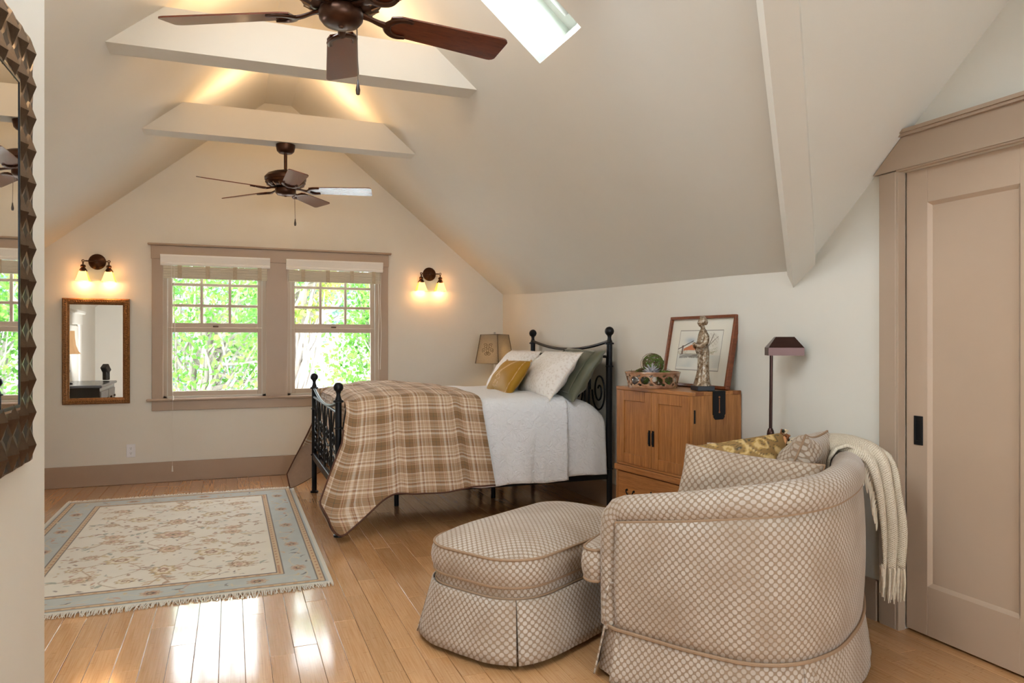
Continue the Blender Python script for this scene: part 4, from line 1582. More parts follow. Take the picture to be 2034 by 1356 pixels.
k = NM('white_lace_cotton')
uvn = k.add('ShaderNodeUVMap').outputs[0]
v1 = k.add('ShaderNodeTexVoronoi', None, Vector=k.add('ShaderNodeMapping', None, Vector=uvn, Scale=(48, 48, 1)).outputs[0], Scale=1.0).outputs['Distance']
k.setp(Base_Color=k.ramp(v1, [(0.1, rgb(226, 218, 210)), (0.5, rgb(245, 241, 236))]), Roughness=0.85)
k.bump(v1, 0.5, 0.004)
M_LACE = k.m
for cy, lab, sd in ((5.27, 'white lace edged pillow nearest the camera, leaning on the green sham', 1), (6.0, 'white lace edged pillow farther back, beside the bedside lamp', 2)):
    M = frame((2.32 - (0.02 if sd == 2 else 0), cy, 1.022), (0.04, 1, 0), (0.24, 0, 0.32))
    T, o, A = pillow('white_pillow', lab, 'pillow', M, 0.74, 0.42, 0.19, M_LACE, seed=sd, group='white lace pillows on the bed')
    E_ = edge_loop(A)
    n = len(E_)
    c = E_.mean(0)
    d = E_ - c
    d /= np.linalg.norm(d, axis=1)[:, None]
    L = np.concatenate([[0], np.cumsum(np.linalg.norm(np.diff(E_, axis=0), axis=1))])
    s_ = np.linspace(0, L[-1], 400, endpoint=False)
    Ei = np.stack([np.interp(s_, L, E_[:, i]) for i in range(3)], 1)
    Di = np.stack([np.interp(s_, L, d[:, i]) for i in range(3)], 1)
    wv_ = 0.018 + 0.014 * np.abs(np.sin(s_ * PI / 0.03))
    b = MB()
    b.grid(np.array([xf(M, Ei - Di * 0.01), xf(M, Ei + Di * wv_[:, None])]), cv=True)
    b.build('lace_edge', mat('lace_thread', rgb(236, 230, 220), 0.9), T, world=True, smooth=False)

M_GREEN = mat('olive_green_satin', rgb(96, 98, 76), 0.45, var=0.12, vscale=5, sheen=0.3, bump=0.12, bscale=18)
M = frame((2.49, 5.20, 1.03), (0.06, 1, 0.02), (0.24, -0.10, 0.36))
T, o, A = pillow('green_sham', 'olive green sham leaning against the headboard near side', 'pillow', M, 0.74, 0.46, 0.17, M_GREEN, seed=5, wr=0.012)
b = MB()
u0 = 0.80
q = [(x * u0, y * u0) for x, y in ((-.37, -.23), (.37, -.23), (.37, .23), (-.37, .23))]
ring = []
for (xa, ya), (xb, yb) in zip(q, q[1:] + q[:1]):
    for s_ in np.linspace(0, 1, 24, endpoint=False):
        x, y = xa + (xb - xa) * s_, ya + (yb - ya) * s_
        U, V_ = x / .37, y / .23
        th = 0.085 * max(0, (1 - U * U) * (1 - V_ * V_)) ** 0.42
        ring.append((x, y, -th - 0.004))
b.tube(xf(M, np.array(ring)), 0.005, 6, closed=True)
b.build('welt', M_GREEN, T, world=True)

# mustard cushion with a pale embroidered branch
M = frame((2.11, 5.60, 0.985), (0.06, 1, -0.02), (0.15, -0.02, 0.21))
w_, h_, t_ = 0.62, 0.33, 0.16
T = thing('mustard_cushion', 'small mustard yellow cushion with pale branch motif', 'cushion', M.translation)
A, B, uv = pillow_grids(w_, h_, t_, n=90, pinch=0.06, seed=4, wr=0.003)
b = MB()
b.grid(xf(M, A.reshape(-1, 3)).reshape(A.shape), uv=uv)
b.grid(xf(M, B.reshape(-1, 3)).reshape(B.shape), uv=uv, flip=True)
o = b.build('cover', colmat('mustard_silk', 0.55), T, world=True, recalc=False, ang=80)
BASEC = L3(166, 122, 26)
PINK = L3(206, 170, 124)


def seg_d(x, y, a, c):
    ax, ay = a
    bx, by = c
    t = np.clip(((x - ax) * (bx - ax) + (y - ay) * (by - ay)) / ((bx - ax) ** 2 + (by - ay) ** 2 + 1e-9), 0, 1)
    return np.hypot(x - ax - t * (bx - ax), y - ay - t * (by - ay))


lines = [([(-0.20, 0.20), (-0.02, 0.02), (0.04, -0.03)], 0.014), ([(-0.02, 0.03), (0.12, -0.01), (0.24, -0.1)], 0.004), ([(-0.02, 0.0), (-0.03, -0.05), (0.0, -0.1), (-0.02, -0.15)], 0.003), ([(0.0, 0.0), (-0.05, -0.03), (-0.06, -0.08), (-0.04, -0.13)], 0.003), ([(0.02, -0.02), (0.0, -0.06), (0.03, -0.12)], 0.003)]
def paint_cushion(X, Y):
    f = np.zeros_like(X)
    for pl, wd in lines:
        p = catmull(pl, 20)
        for i in range(19):
            f = np.maximum(f, (seg_d(X, Y, p[i], p[i + 1]) < wd).astype(float))
    rr_ = np.maximum(np.abs(X) / (w_ / 2), np.abs(Y) / (h_ / 2))
    f = np.maximum(f, ((rr_ > 0.865) & (rr_ < 0.885)).astype(float))
    return BASEC * (1 - f[..., None]) + PINK * f[..., None]
CA = np.concatenate([paint_cushion(-A[..., 0], A[..., 1]).reshape(-1, 3), paint_cushion(A[..., 0], A[..., 1]).reshape(-1, 3)])
vcol(o, CA)
b = MB()
for i in (0, -1):
    for j in (0, -1):
        p = A[i, j] * 1.02
        b.lathe([(0.0, -0.012), (0.008, -0.008), (0.01, 0.0), (0.006, 0.008), (0.0, 0.012)], 8, xf(M, [p])[0])
b.build('corner_tuft', mat('pale_tuft', rgb(206, 172, 128), 0.9), T, world=True)

# ------------------------------------------------------------------ bedside table and lamp
t = thing('nightstand', 'dark bedside table in the corner behind the bed', 'side table', (2.44, 6.93, 0))
MB().box((0, 0, 0.66), (0.44, 0.46, 0.03), 0.006).build('top', M_DARK, t, smooth=False)
MB().box((0, 0, 0.57), (0.40, 0.42, 0.15), 0.004).build('drawer_box', M_DARK, t, smooth=False)
for sx_ in (-1, 1):
    for sy_ in (-1, 1):
        MB().box((sx_ * 0.18, sy_ * 0.19, 0.25), (0.04, 0.04, 0.50), 0.004).build('leg', M_DARK, t, smooth=False)
t = thing('bedside_lamp', 'bedside lamp with square taupe shade and crystal base', 'table lamp', (2.475, 6.93, 0.675), math.radians(36))
M_CRYS = mat('smoky_crystal', rgb(210, 205, 200), 0.05, coat=1.0, metal=0.3)
MB().lathe([(0.0, 0.0), (0.07, 0.0), (0.07, 0.02), (0.03, 0.03), (0.025, 0.06), (0.05, 0.09), (0.055, 0.13), (0.03, 0.17), (0.022, 0.2), (0.04, 0.23), (0.042, 0.27), (0.02, 0.31), (0.01, 0.33), (0.01, 0.66), (0.0, 0.66)], 8).build('base', M_CRYS, t, smooth=False)
k = NM('taupe_linen_shade')
tcn = k.add('ShaderNodeTexCoord').outputs['Object']
nz_ = k.add('ShaderNodeTexNoise', None, Vector=tcn, Scale=220.0, Detail=2.0).outputs['Fac']
cc = k.ramp(nz_, [(0.3, rgb(104, 95, 84)), (0.7, rgb(134, 123, 108))])
k.setp(Base_Color=cc, Roughness=0.9)
trn = k.add('ShaderNodeBsdfTranslucent', None, Color=rgb(200, 178, 146))
mx = k.add('ShaderNodeMixShader', None, i0=0.16, i1=k.b.outputs[0], i2=trn.outputs[0])
k.link(mx.outputs[0], k.out.inputs[0])
M_TSH = k.m
b = MB()
sq = lambda hw, z: [(hw * a_, hw * c_, z) for a_, c_ in ((-1, -1), (1, -1), (1, 1), (-1, 1))]
b.grid(np.array([sq(0.138, 0.385), sq(0.100, 0.675)]), cv=True)
sh = b.build('lamp_shade', M_TSH, t, smooth=False)
b = MB()
for q0, q1 in zip(sq(0.139, 0.385), sq(0.101, 0.675)):
    b.tube([q0, q1], 0.004, 6)
for z, hw in ((0.385, 0.139), (0.675, 0.101)):
    b.tube(sq(hw, z), 0.004, 6, closed=True)
b.build('shade_trim', mat('dark_taupe_trim', rgb(84, 70, 56), 0.9), sh)
# scrolled monogram on the front face
b = MB()


def onface(u, v):
    f = (v + 0.145) / 0.29
    hw = 0.139 + (0.101 - 0.139) * f + 0.0015
    return (-hw, u, 0.385 + 0.29 * f)


for sg in (-1, 1):
    for cu, cv_, r_, st in ((0.03, 0.03, 0.026, 0.5), (0.045, -0.012, 0.024, -1.2), (0.02, -0.045, 0.022, 2.2)):
        a = np.linspace(0, 2.6 * PI, 30)
        rr_ = r_ * (1 - 0.75 * a / a[-1])
        b.tube([onface(sg * (cu + x * math.cos(y + st)), cv_ + x * math.sin(y + st)) for x, y in zip(rr_, a)], 0.0022, 5)
    b.tube([onface(sg * 0.012, v) for v in np.linspace(-0.05, 0.05, 8)], 0.0025, 5)
b.tube([onface(u, 0.0) for u in np.linspace(-0.012, 0.012, 4)], 0.0025, 5)
b.build('monogram', mat('dark_embroidery', rgb(72, 56, 40), 0.9), sh)
MB().lathe([(0.0, 0.70), (0.012, 0.70), (0.012, 0.672), (0.0, 0.672)], 4).build('finial', M_CRYS, t, smooth=False)
point('bedside_bulb', 3.0, (2.475, 6.93, 0.675 + 0.47), (1.0, 0.72, 0.42), 0.03)
# ------------------------------------------------------------------ wooden tansu style cabinet
M_OAKV = wood('honey_oak_vertical', rgb(132, 78, 36), rgb(192, 130, 70), 0.32, (22, 22, 1.3), coat=0.2)
M_OAKH = wood('honey_oak_horizontal', rgb(140, 84, 40), rgb(196, 134, 76), 0.32, (22, 1.3, 22), coat=0.2)
M_OAKD = wood('dark_oak_dovetail', rgb(120, 68, 34), rgb(150, 92, 50), 0.4, (22, 1.3, 22))
CZ = math.radians(7)
cb = thing('oak_cabinet', 'honey oak two-part cabinet with doors and black iron hasp', 'cabinet', (2.525, 3.793, 0), CZ)
HD, HW, ZT = 0.187, 0.352, 0.997


def cbox(x0, x1, y0, y1, z0, z1, bev=0.002):
    return MB().box(((x0 + x1) / 2, (y0 + y1) / 2, (z0 + z1) / 2), (x1 - x0, y1 - y0, z1 - z0), bev)


cbox(-HD, HD, -HW, HW, ZT - 0.022, ZT, 0.003).build('top', M_OAKH, cb, smooth=False)
cbox(-HD + 0.002, HD, -HW, -HW + 0.02, 0.505, ZT - 0.022).build('side_panel', M_OAKV, cb, smooth=False)
cbox(-HD + 0.002, HD, HW - 0.02, HW, 0.505, ZT - 0.022).build('side_panel', M_OAKV, cb, smooth=False)
cbox(HD - 0.012, HD, -HW + 0.02, HW - 0.02, 0.505, ZT - 0.022).build('back_panel', M_OAKV, cb, smooth=False)
cbox(-HD + 0.002, HD, -HW + 0.02, HW - 0.02, 0.505, 0.52).build('shelf', M_OAKH, cb, smooth=False)
for s in (-1, 1):
    y0, y1 = (0.002, HW - 0.02) if s > 0 else (-HW + 0.02, -0.002)
    d_ = MB()
    z0, z1 = 0.521, ZT - 0.023
    sw = 0.062
    for ya, yb in ((y0, y0 + sw), (y1 - sw, y1)):
        d_.box((-HD + 0.009, (ya + yb) / 2, (z0 + z1) / 2), (0.02, yb - ya, z1 - z0), 0.0015)
    for za, zb in ((z0, z0 + sw), (z1 - sw, z1)):
        d_.box((-HD + 0.009, (y0 + y1) / 2, (za + zb) / 2), (0.0195, y1 - y0 - 2 * sw, zb - za), 0.0015)
    do = d_.build('door', M_OAKV, cb, smooth=False)
    MB().box((-HD + 0.012, (y0 + y1) / 2, (z0 + z1) / 2), (0.012, y1 - y0 - 2 * sw + 0.004, z1 - z0 - 2 * sw + 0.004)).build('panel', M_OAKV, do, smooth=False)
    hb = MB()
    yh = s * 0.017
    hb.box((-HD - 0.006, yh, 0.70), (0.012, 0.014, 0.078), 0.005)
    hb.box((-HD - 0.001, yh, 0.70), (0.003, 0.02, 0.095), 0.001)
    hb.build('handle', M_BLACK, do, smooth=False)
MB().box((-HD + 0.02, -HW - 0.001, 0.86), (0.012, 0.003, 0.075), 0.001).build('hinge', M_BLACK, cb, smooth=False)
b = MB()
for xx in (-0.13, 0.0, 0.15):
    b.box((xx, -HW - 0.0004, ZT - 0.011), (0.06, 0.002, 0.021))
b.build('dovetails', M_OAKD, cb, smooth=False)
# hasp plate with clipped lower corners and a slot
b = MB()
hx, hz0, hz1, hw2 = 0.012, 0.838, ZT + 0.001, 0.047
pts = [(-hw2, hz1), (-hw2, hz0 + 0.03), (-hw2 + 0.008, hz0 + 0.022), (-hw2 + 0.006, hz0 + 0.014), (-hw2 + 0.018, hz0), (hw2 - 0.018, hz0), (hw2 - 0.006, hz0 + 0.014), (hw2 - 0.008, hz0 + 0.022), (hw2, hz0 + 0.03), (hw2, hz1)]
Mh = Matrix.Translation((hx, -HW - 0.001, 0)) @ Matrix.Rotation(PI / 2, 4, 'X')
b.prism(pts, -0.0005, 0.004, M=Mh)
b.box((hx, -HW + 0.02, ZT + 0.0015), (2 * hw2, 0.046, 0.003), 0.001)
hp = b.build('hasp_plate', M_BLACK, cb, smooth=False)
b = MB()
b.box((hx, -HW - 0.0052, 0.92), (0.006, 0.001, 0.07))
for zz in (0.88, 0.965):
    b.lathe([(0.0, 0.001), (0.006, 0.001), (0.006, 0)], 12, M=Matrix.Translation((hx, -HW - 0.005, zz)) @ Matrix.Rotation(PI / 2, 4, 'X'))
b.build('slot', M_OAKD, hp, smooth=False)
# lower chest
cbox(-HD - 0.012, HD, -HW - 0.006, HW + 0.006, 0.468, 0.504, 0.004).build('waist_rail', M_OAKH, cb, smooth=False)
lb = MB()
lb.box((0, -HW + 0.01, 0.24), (2 * HD, 0.022, 0.455), 0.002).box((0, HW - 0.01, 0.24), (2 * HD, 0.022, 0.455), 0.002)
lb.box((HD - 0.006, 0, 0.24), (0.012, 2 * HW, 0.455), 0.001).box((0, 0, 0.02), (2 * HD, 2 * HW, 0.03), 0.002)
lb.build('lower_carcass', M_OAKV, cb, smooth=False)
for z0, z1 in ((0.255, 0.462), (0.04, 0.248)):
    dw = cbox(-HD - 0.002, -HD + 0.018, -HW + 0.024, HW - 0.024, z0, z1, 0.002).build('drawer', M_OAKH, cb, smooth=False)
    zc = (z0 + z1) / 2 - 0.005
    for s in (-1, 1):
        yh = s * 0.2
        a = np.linspace(PI, 2 * PI, 14)
        m = MB().tube(np.stack([np.full(14, -HD - 0.012), yh + 0.035 * np.cos(a), zc + 0.03 * np.sin(a)], 1), np.concatenate([np.linspace(.003, .0055, 7), np.linspace(.0055, .003, 7)]), 8)
        for q in (-1, 1):
            m.lathe([(0.0, 0.012), (0.004, 0.012), (0.008, 0.0)], 10, M=Matrix.Translation((-HD - 0.001, yh + q * 0.035, zc)) @ Matrix.Rotation(-PI / 2, 4, 'Y'))
        m.build('bail_pull', M_BLACK, dw)
    MB().lathe([(0.0, 0.003), (0.008, 0.003), (0.01, 0.0)], 12, sy=0.7, M=Matrix.Translation((-HD - 0.002, 0.0, zc + 0.02)) @ Matrix.Rotation(-PI / 2, 4, 'Y')).build('keyhole', M_BLACK, dw)

# ------------------------------------------------------------------ framed watercolour leaning on the wall
M_FRM = wood('cherry_frame', rgb(96, 44, 22), rgb(140, 74, 38), 0.3, (4, 30, 30), coat=0.3)
pb, pt = Vector((2.655, 3.80, 0.999)), Vector((2.738, 3.805, 1.437))
M = frame((pb + pt) / 2, (0.05, -0.62, 0), pt - pb)     # local x to the viewer's right, y up, z towards the room
if M.col[2][0] > 0:
    M = frame((pb + pt) / 2, (-0.05, 0.62, 0), pt - pb)
FWd, FHt = 0.61, 0.445
t = thing('framed_picture', 'framed watercolour leaning on the wall behind the statue', 'picture', pb)
b = MB()
for x, y, w, h in ((0, FHt / 2 - 0.009, FWd, 0.018), (0, -FHt / 2 + 0.009, FWd, 0.018), (-FWd / 2 + 0.009, 0, 0.018, FHt - 0.036), (FWd / 2 - 0.009, 0, 0.018, FHt - 0.036)):
    b.box((x, y, 0), (w, h, 0.036), 0.002, M=M)
b.build('frame', M_FRM, t, world=True, smooth=False)
MB().box((0, 0, -0.004), (FWd - 0.034, FHt - 0.034, 0.006), M=M).build('mat_board', mat('ivory_mat', rgb(232, 226, 210), 0.85), t, world=True, smooth=False)
# painted sheet
nx, ny = 150, 120
pw_, ph_ = 0.40, 0.255
gx, gy = np.meshgrid(np.linspace(-0.5, 0.5, nx), np.linspace(-0.5, 0.5, ny), indexing='ij')
Pp = np.stack([gx * pw_, gy * ph_ + 0.008, np.full_like(gx, 0.0)], 2)
side = 1 if (M.to_3x3() @ Vector((1, 0, 0))).y < 0 else -1      # +1: local x runs to the right as seen from the room
X, Y = gx * side, gy
C = np.ones((nx, ny, 3)) * L3(230, 226, 214)
r_ = np.random.default_rng(21)


def smooth_noise(X, Y, sc, seed):
    q = np.random.default_rng(seed)
    o = np.zeros_like(X)
    for i in range(7):
        kx, ky = q.normal(size=2) * sc * (1 + i * 0.6)
        o += np.sin(X * kx + Y * ky + q.uniform(0, 6.28)) / (1 + 0.5 * i)
    return o / 2.5


def blend(C, f, col):
    f = np.clip(f, 0, 1)[..., None]
    return C * (1 - f) + L3(*col) * f


n1 = smooth_noise(X, Y, 9, 1)
n2 = smooth_noise(X, Y, 40, 2)
n3 = smooth_noise(X, Y, 90, 3)
C = blend(C, 0.5 * np.exp(-((X + 0.22) ** 2 / 0.012 + (Y - 0.24) ** 2 / 0.006)) * (1 + 0.3 * n1), (120, 150, 175))
C = blend(C, 0.35 * ((Y < -0.12) & (Y > -0.42)) * (0.5 + 0.5 * n1), (150, 170, 175))
C = blend(C, 0.85 * ((Y < -0.08) & (Y > -0.2 + 0.03 * n2) & (X < 0.2) & (X > -0.44)) * (0.7 + 0.4 * n2), (84, 70, 58))
C = blend(C, 0.7 * ((Y < -0.02) & (Y > -0.1) & (X < 0.35)) * (0.5 + 0.5 * n3), (176, 160, 120))
roof = (Y > -0.02 + 0.02 * n1) & (Y < 0.17 - 0.55 * np.abs(X + 0.12)) & (X > -0.36) & (n2 > -0.7)
C = blend(C, 0.9 * roof, (205, 110, 50))
wall_ = (Y > -0.08) & (Y < 0.0) & (np.abs(X + 0.13) < 0.13)
C = blend(C, 0.9 * wall_, (226, 220, 204))
C = blend(C, 0.9 * ((np.abs(Y - 0.08 - 0.6 * (X + 0.4)) < 0.012) & (X < -0.15)), (60, 50, 44))
C = blend(C, 0.8 * ((np.abs(X + 0.39) < 0.02) & (Y < 0.12) & (Y > -0.1)), (96, 60, 50))
C = blend(C, 0.7 * np.clip(n2 - 0.2, 0, 1) * ((X > 0.15) & (X < 0.42) & (Y > -0.12) & (Y < 0.15)), (120, 130, 60))
C = blend(C, 0.6 * np.clip(n3 + 0.1, 0, 1) * (((X - 0.28) ** 2 / 0.02 + (Y - 0.26) ** 2 / 0.03) < 1), (150, 130, 96))
C = blend(C, 0.9 * (seg_d(X, Y, (0.15, -0.1), (0.3, 0.4)) < 0.007), (80, 66, 54))
C = blend(C, 0.9 * (seg_d(X, Y, (0.22, 0.12), (0.40, 0.34)) < 0.005), (80, 66, 54))
C = blend(C, 0.6 * ((np.abs(X) > 0.488) | (np.abs(Y) > 0.482)), (90, 70, 54))
b = MB()
b.grid(xf(M, Pp.reshape(-1, 3)).reshape(Pp.shape))
o = b.build('painted_sheet', colmat('watercolour_paper', 0.9), t, world=True, recalc=False, smooth=False)
vcol(o, C)

# ------------------------------------------------------------------ statue
k = NM('weathered_silver_gilt')
tcn = k.add('ShaderNodeTexCoord').outputs['Object']
n_a = k.add('ShaderNodeTexNoise', None, Vector=tcn, Scale=70.0, Detail=6.0, Roughness=0.7).outputs['Fac']
k.setp(Base_Color=k.ramp(n_a, [(0.36, rgb(92, 72, 52)), (0.5, rgb(150, 130, 106)), (0.66, rgb(200, 194, 184))]), Metallic=0.7, Roughness=0.34)
k.bump(n_a, 0.5, 0.004)
M_STAT = k.m
st = thing('standing_statue', 'silver gilt statue of a robed standing figure on black base', 'statue', (2.535, 3.535, 0.999), math.radians(165))
MB().box((0, 0, 0.013), (0.10, 0.12, 0.026), 0.002).build('plinth', mat('black_slate', rgb(36, 40, 48), 0.45), st, smooth=False)
b = MB()
# robe and torso: elliptical sections (half-width along facing x, across y, offset x)
secs = [(0.026, .050, .058, .004), (0.045, .044, .054, .003), (0.08, .036, .046, .0), (0.12, .031, .041, -.003), (0.17, .030, .040, -.004), (0.21, .032, .041, -.004), (0.225, .035, .043, -.002), (0.24, .034, .042, 0), (0.27, .031, .041, 0), (0.30, .028, .043, -.002), (0.325, .025, .041, -.004), (0.345, .018, .028, -.004), (0.355, .013, .014, -.002), (0.372, .012, .012, 0.001)]
P = []
for i, (z, a_, c_, ox) in enumerate(secs):
    th = np.linspace(0, 2 * PI, 40, endpoint=False)
    rip = 1 + (0.05 * np.cos(11 * th + z * 8) if z < 0.22 else 0.02 * np.cos(9 * th))
    P.append(np.stack([ox + a_ * rip * np.cos(th), c_ * rip * np.sin(th), np.full(40, z)], 1))
b.grid(np.array(P), cv=True)
b.f.append(tuple(range(40)))
# head, face, hair bun
hp_ = []
for i, f in enumerate(np.linspace(-PI / 2, PI / 2, 14)):
    th = np.linspace(0, 2 * PI, 26, endpoint=False)
    r = math.cos(f)
    fx = 0.027 * r * np.cos(th)
    fx = fx + 0.006 * np.exp(-(np.minimum(th, 2 * PI - th) / 0.28) ** 2) * math.exp(-((f + 0.15) / 0.22) ** 2) + 0.003 * np.exp(-(np.minimum(th, 2 * PI - th) / 0.4) ** 2) * math.exp(-((f + 0.75) / 0.2) ** 2)
    hp_.append(np.stack([0.006 + 0.82 * fx, 0.018 * r * np.sin(th), np.full(26, 0.390) + 0.028 * math.sin(f)], 1))
b.grid(np.array(hp_), cv=True)
for (cx_, cz_, ra, rb, rc) in ((-0.008, 0.398, 0.021, 0.0205, 0.023), (-0.001, 0.418, 0.019, 0.014, 0.011), (-0.018, 0.392, 0.014, 0.016, 0.018)):
    prof = [(rb * math.cos(f), rc * math.sin(f)) for f in np.linspace(-PI / 2, PI / 2, 10)]
    b.lathe(prof, 20, (cx_, 0, cz_), sx=ra / rb)
for s in (-1, 1):
    b.lathe([(0.004 * math.cos(f), 0.007 * math.sin(f)) for f in np.linspace(-PI / 2, PI / 2, 6)], 8, (0.0, s * 0.021, 0.388))
    b.tube(catmull([(-0.004, s * 0.036, 0.328), (-0.006, s * 0.045, 0.295), (0.006, s * 0.044, 0.262), (0.03, s * 0.03, 0.252), (0.046, s * 0.012, 0.262)], 16), [.013, .016, .017, .017, .017, .018, .018, .019, .019, .019, .018, .017, .015, .013, .011, .009], 10)
    # hanging sleeve
    b.tube(catmull([(0.016, s * 0.035, 0.25), (0.018, s * 0.036, 0.225), (0.014, s * 0.036, 0.205)], 8), np.linspace(0.017, 0.006, 8), 8)
# clasped hands with fingers
b.lathe([(0.010 * math.cos(f), 0.011 * math.sin(f)) for f in np.linspace(-PI / 2, PI / 2, 7)], 10, (0.048, 0, 0.266))
for i in range(4):
    b.tube([(0.044, -0.010 + 0.006 * i, 0.274 - 0.002 * i), (0.056, -0.008 + 0.005 * i, 0.268 - 0.002 * i), (0.056, -0.006 + 0.005 * i, 0.258)], 0.0034, 6)
fig = b.build('figure', M_STAT, st)
rm = fig.modifiers.new('merge', 'REMESH')
rm.mode = 'VOXEL'
rm.voxel_size = 0.0022
rm.use_smooth_shade = True

# ------------------------------------------------------------------ openwork bowl with moss balls
bw = thing('openwork_bowl', 'brown glazed openwork ceramic bowl on the cabinet', 'bowl', (2.42, 3.885, 0.998))
k = NM('brown_silver_glaze')
tcn = k.add('ShaderNodeTexCoord').outputs['Object']
n_a = k.add('ShaderNodeTexNoise', None, Vector=tcn, Scale=16.0, Detail=4.0).outputs['Fac']
k.setp(Base_Color=k.ramp(n_a, [(0.35, rgb(150, 104, 76)), (0.6, rgb(188, 146, 114)), (0.75, rgb(206, 188, 170))]), Metallic=0.25, Roughness=0.2)
M_GLAZE = k.m
nth, nzv = 240, 26
V, F = [], []
for j in range(nzv + 1):
    z = 0.004 + 0.088 * j / nzv
    r = 0.150 + 0.018 * (j / nzv) ** 1.4
    for i in range(nth):
        a = 2 * PI * i / nth
        V.append((r * math.cos(a), r * math.sin(a), z))
holes = []
hr = np.random.default_rng(5)
for i in range(13):
    a = 2 * PI * i / 13
    holes.append((a, 0.047, 0.034 + hr.uniform(-.006, .004), 0.024, hr.uniform(-.5, .5)))
    holes.append((a + PI / 13, 0.074, 0.012, 0.007, 0.3))
    holes.append((a + PI / 13, 0.022, 0.013, 0.008, -0.2))
for j in range(nzv):
    z = 0.004 + 0.088 * (j + 0.5) / nzv
    for i in range(nth):
        a = 2 * PI * (i + 0.5) / nth
        cut = False
        for (ha, hz_, hw_, hh_, ti) in holes:
            da = (a - ha + PI) % (2 * PI) - PI
            x_, y_ = da * 0.158, z - hz_
            xr_, yr_ = x_ * math.cos(ti) + y_ * math.sin(ti), -x_ * math.sin(ti) + y_ * math.cos(ti)
            if (xr_ / hw_) ** 2 + (yr_ / hh_) ** 2 < 1:
                cut = True
                break
        if not cut:
            F.append((j * nth + i, j * nth + (i + 1) % nth, (j + 1) * nth + (i + 1) % nth, (j + 1) * nth + i))
b = MB()
b.add(V, F)
o = b.build('pierced_wall', M_GLAZE, bw, recalc=False, ang=60)
m_ = o.modifiers.new('thickness', 'SOLIDIFY')
m_.thickness = 0.009
m_.offset = -1
b = MB()
b.tube([(0.165 * math.cos(a), 0.165 * math.sin(a), 0.093) for a in np.linspace(0, 2 * PI, 64, endpoint=False)], 0.005, 8, closed=True)
b.build('rim', M_GLAZE, bw)
MB().lathe([(0.0, 0.0), (0.148, 0.0), (0.15, 0.006), (0.0, 0.008)], 48).build('bottom', M_GLAZE, bw)


def moss_ball(label, c, r, nstr, seed, green=True):
    t = thing('moss_ball', label, 'moss ball', c, group='moss balls in the bowl')
    q = np.random.default_rng(seed)
    tw, lf = MB(), MB()
    for i in range(nstr):
        a, ax = q.uniform(0, 2 * PI), q.normal(size=3)
        ax /= np.linalg.norm(ax)
        u = np.cross(ax, q.normal(size=3))
        u /= np.linalg.norm(u)
        w = np.cross(ax, u)
        al = np.linspace(0, q.uniform(1.2, 4.6), 10)
        rr_ = r * q.uniform(0.86, 1.06)
        if q.uniform() < 0.06:
            rr_ = r * np.linspace(1.0, q.uniform(1.15, 1.45), 10)
            rr_ = rr_[:, None]
        p = rr_ * (np.cos(al)[:, None] * u + np.sin(al)[:, None] * w) + ax * r * q.uniform(-0.55, 0.55) * 0.6
        (lf if (i % 5 < 2 and green) else tw).tube(p, q.uniform(0.0009, 0.0018), 4)
    tw.build('twigs', mat('brown_twig', rgb(112, 88, 62), 0.85, var=0.2, vscale=30), t, kind='stuff')
    if green:
        lf.build('moss', mat('moss_green', rgb(98, 128, 48), 0.9, var=0.35, vscale=60), t, kind='stuff')
    return t


bx, by, bz = 2.42, 3.885, 0.998
moss_ball('round green moss ball on top of the bowl', (bx + 0.01, by + 0.01, bz + 0.143), 0.062, 110, 31)
moss_ball('brown twig ball at the left of the bowl', (bx - 0.02, by + 0.095, bz + 0.062), 0.052, 110, 32)
moss_ball('mossy twig ball at the right of the bowl', (bx + 0.03, by - 0.10, bz + 0.058), 0.050, 110, 33)
b = MB()
q = np.random.default_rng(9)
dirs = []
for i in range(60):
    z = 1 - 1.7 * (i + 0.5) / 60
    a = i * 2.399963
    dirs.append((math.sqrt(max(0, 1 - z * z)) * math.cos(a), math.sqrt(max(0, 1 - z * z)) * math.sin(a), z))
b.lathe([(0.022 * math.cos(f), 0.022 * math.sin(f)) for f in np.linspace(-PI / 2, PI / 2, 8)], 14)
for d_ in dirs[::2]:
    d_ = np.array(d_)
    L_ = 0.05 + 0.008 * q.uniform()
    b.tube([d_ * 0.015, d_ * L_ * 0.55, d_ * L_], [0.0085, 0.006, 0.0008], 6)
o = b.build('silver_urchin', mat('silver_ceramic', rgb(176, 176, 182), 0.3, metal=0.55))
o.location = (bx - 0.062, by - 0.085, bz + 0.098)
tag(o, 'silver spiky urchin ornament resting in the bowl', 'ornament')
b = MB()
b.lathe([(0.036 * math.cos(f), 0.036 * math.sin(f)) for f in np.linspace(-PI / 2, PI / 2, 10)], 20)
o = b.build('glass_ball', mat('smoky_glass_ball', rgb(150, 150, 150), 0.08, metal=0.7))
o.location = (bx - 0.10, by + 0.01, bz + 0.046)
tag(o, 'shiny grey ball behind the openwork of the bowl', 'ornament')

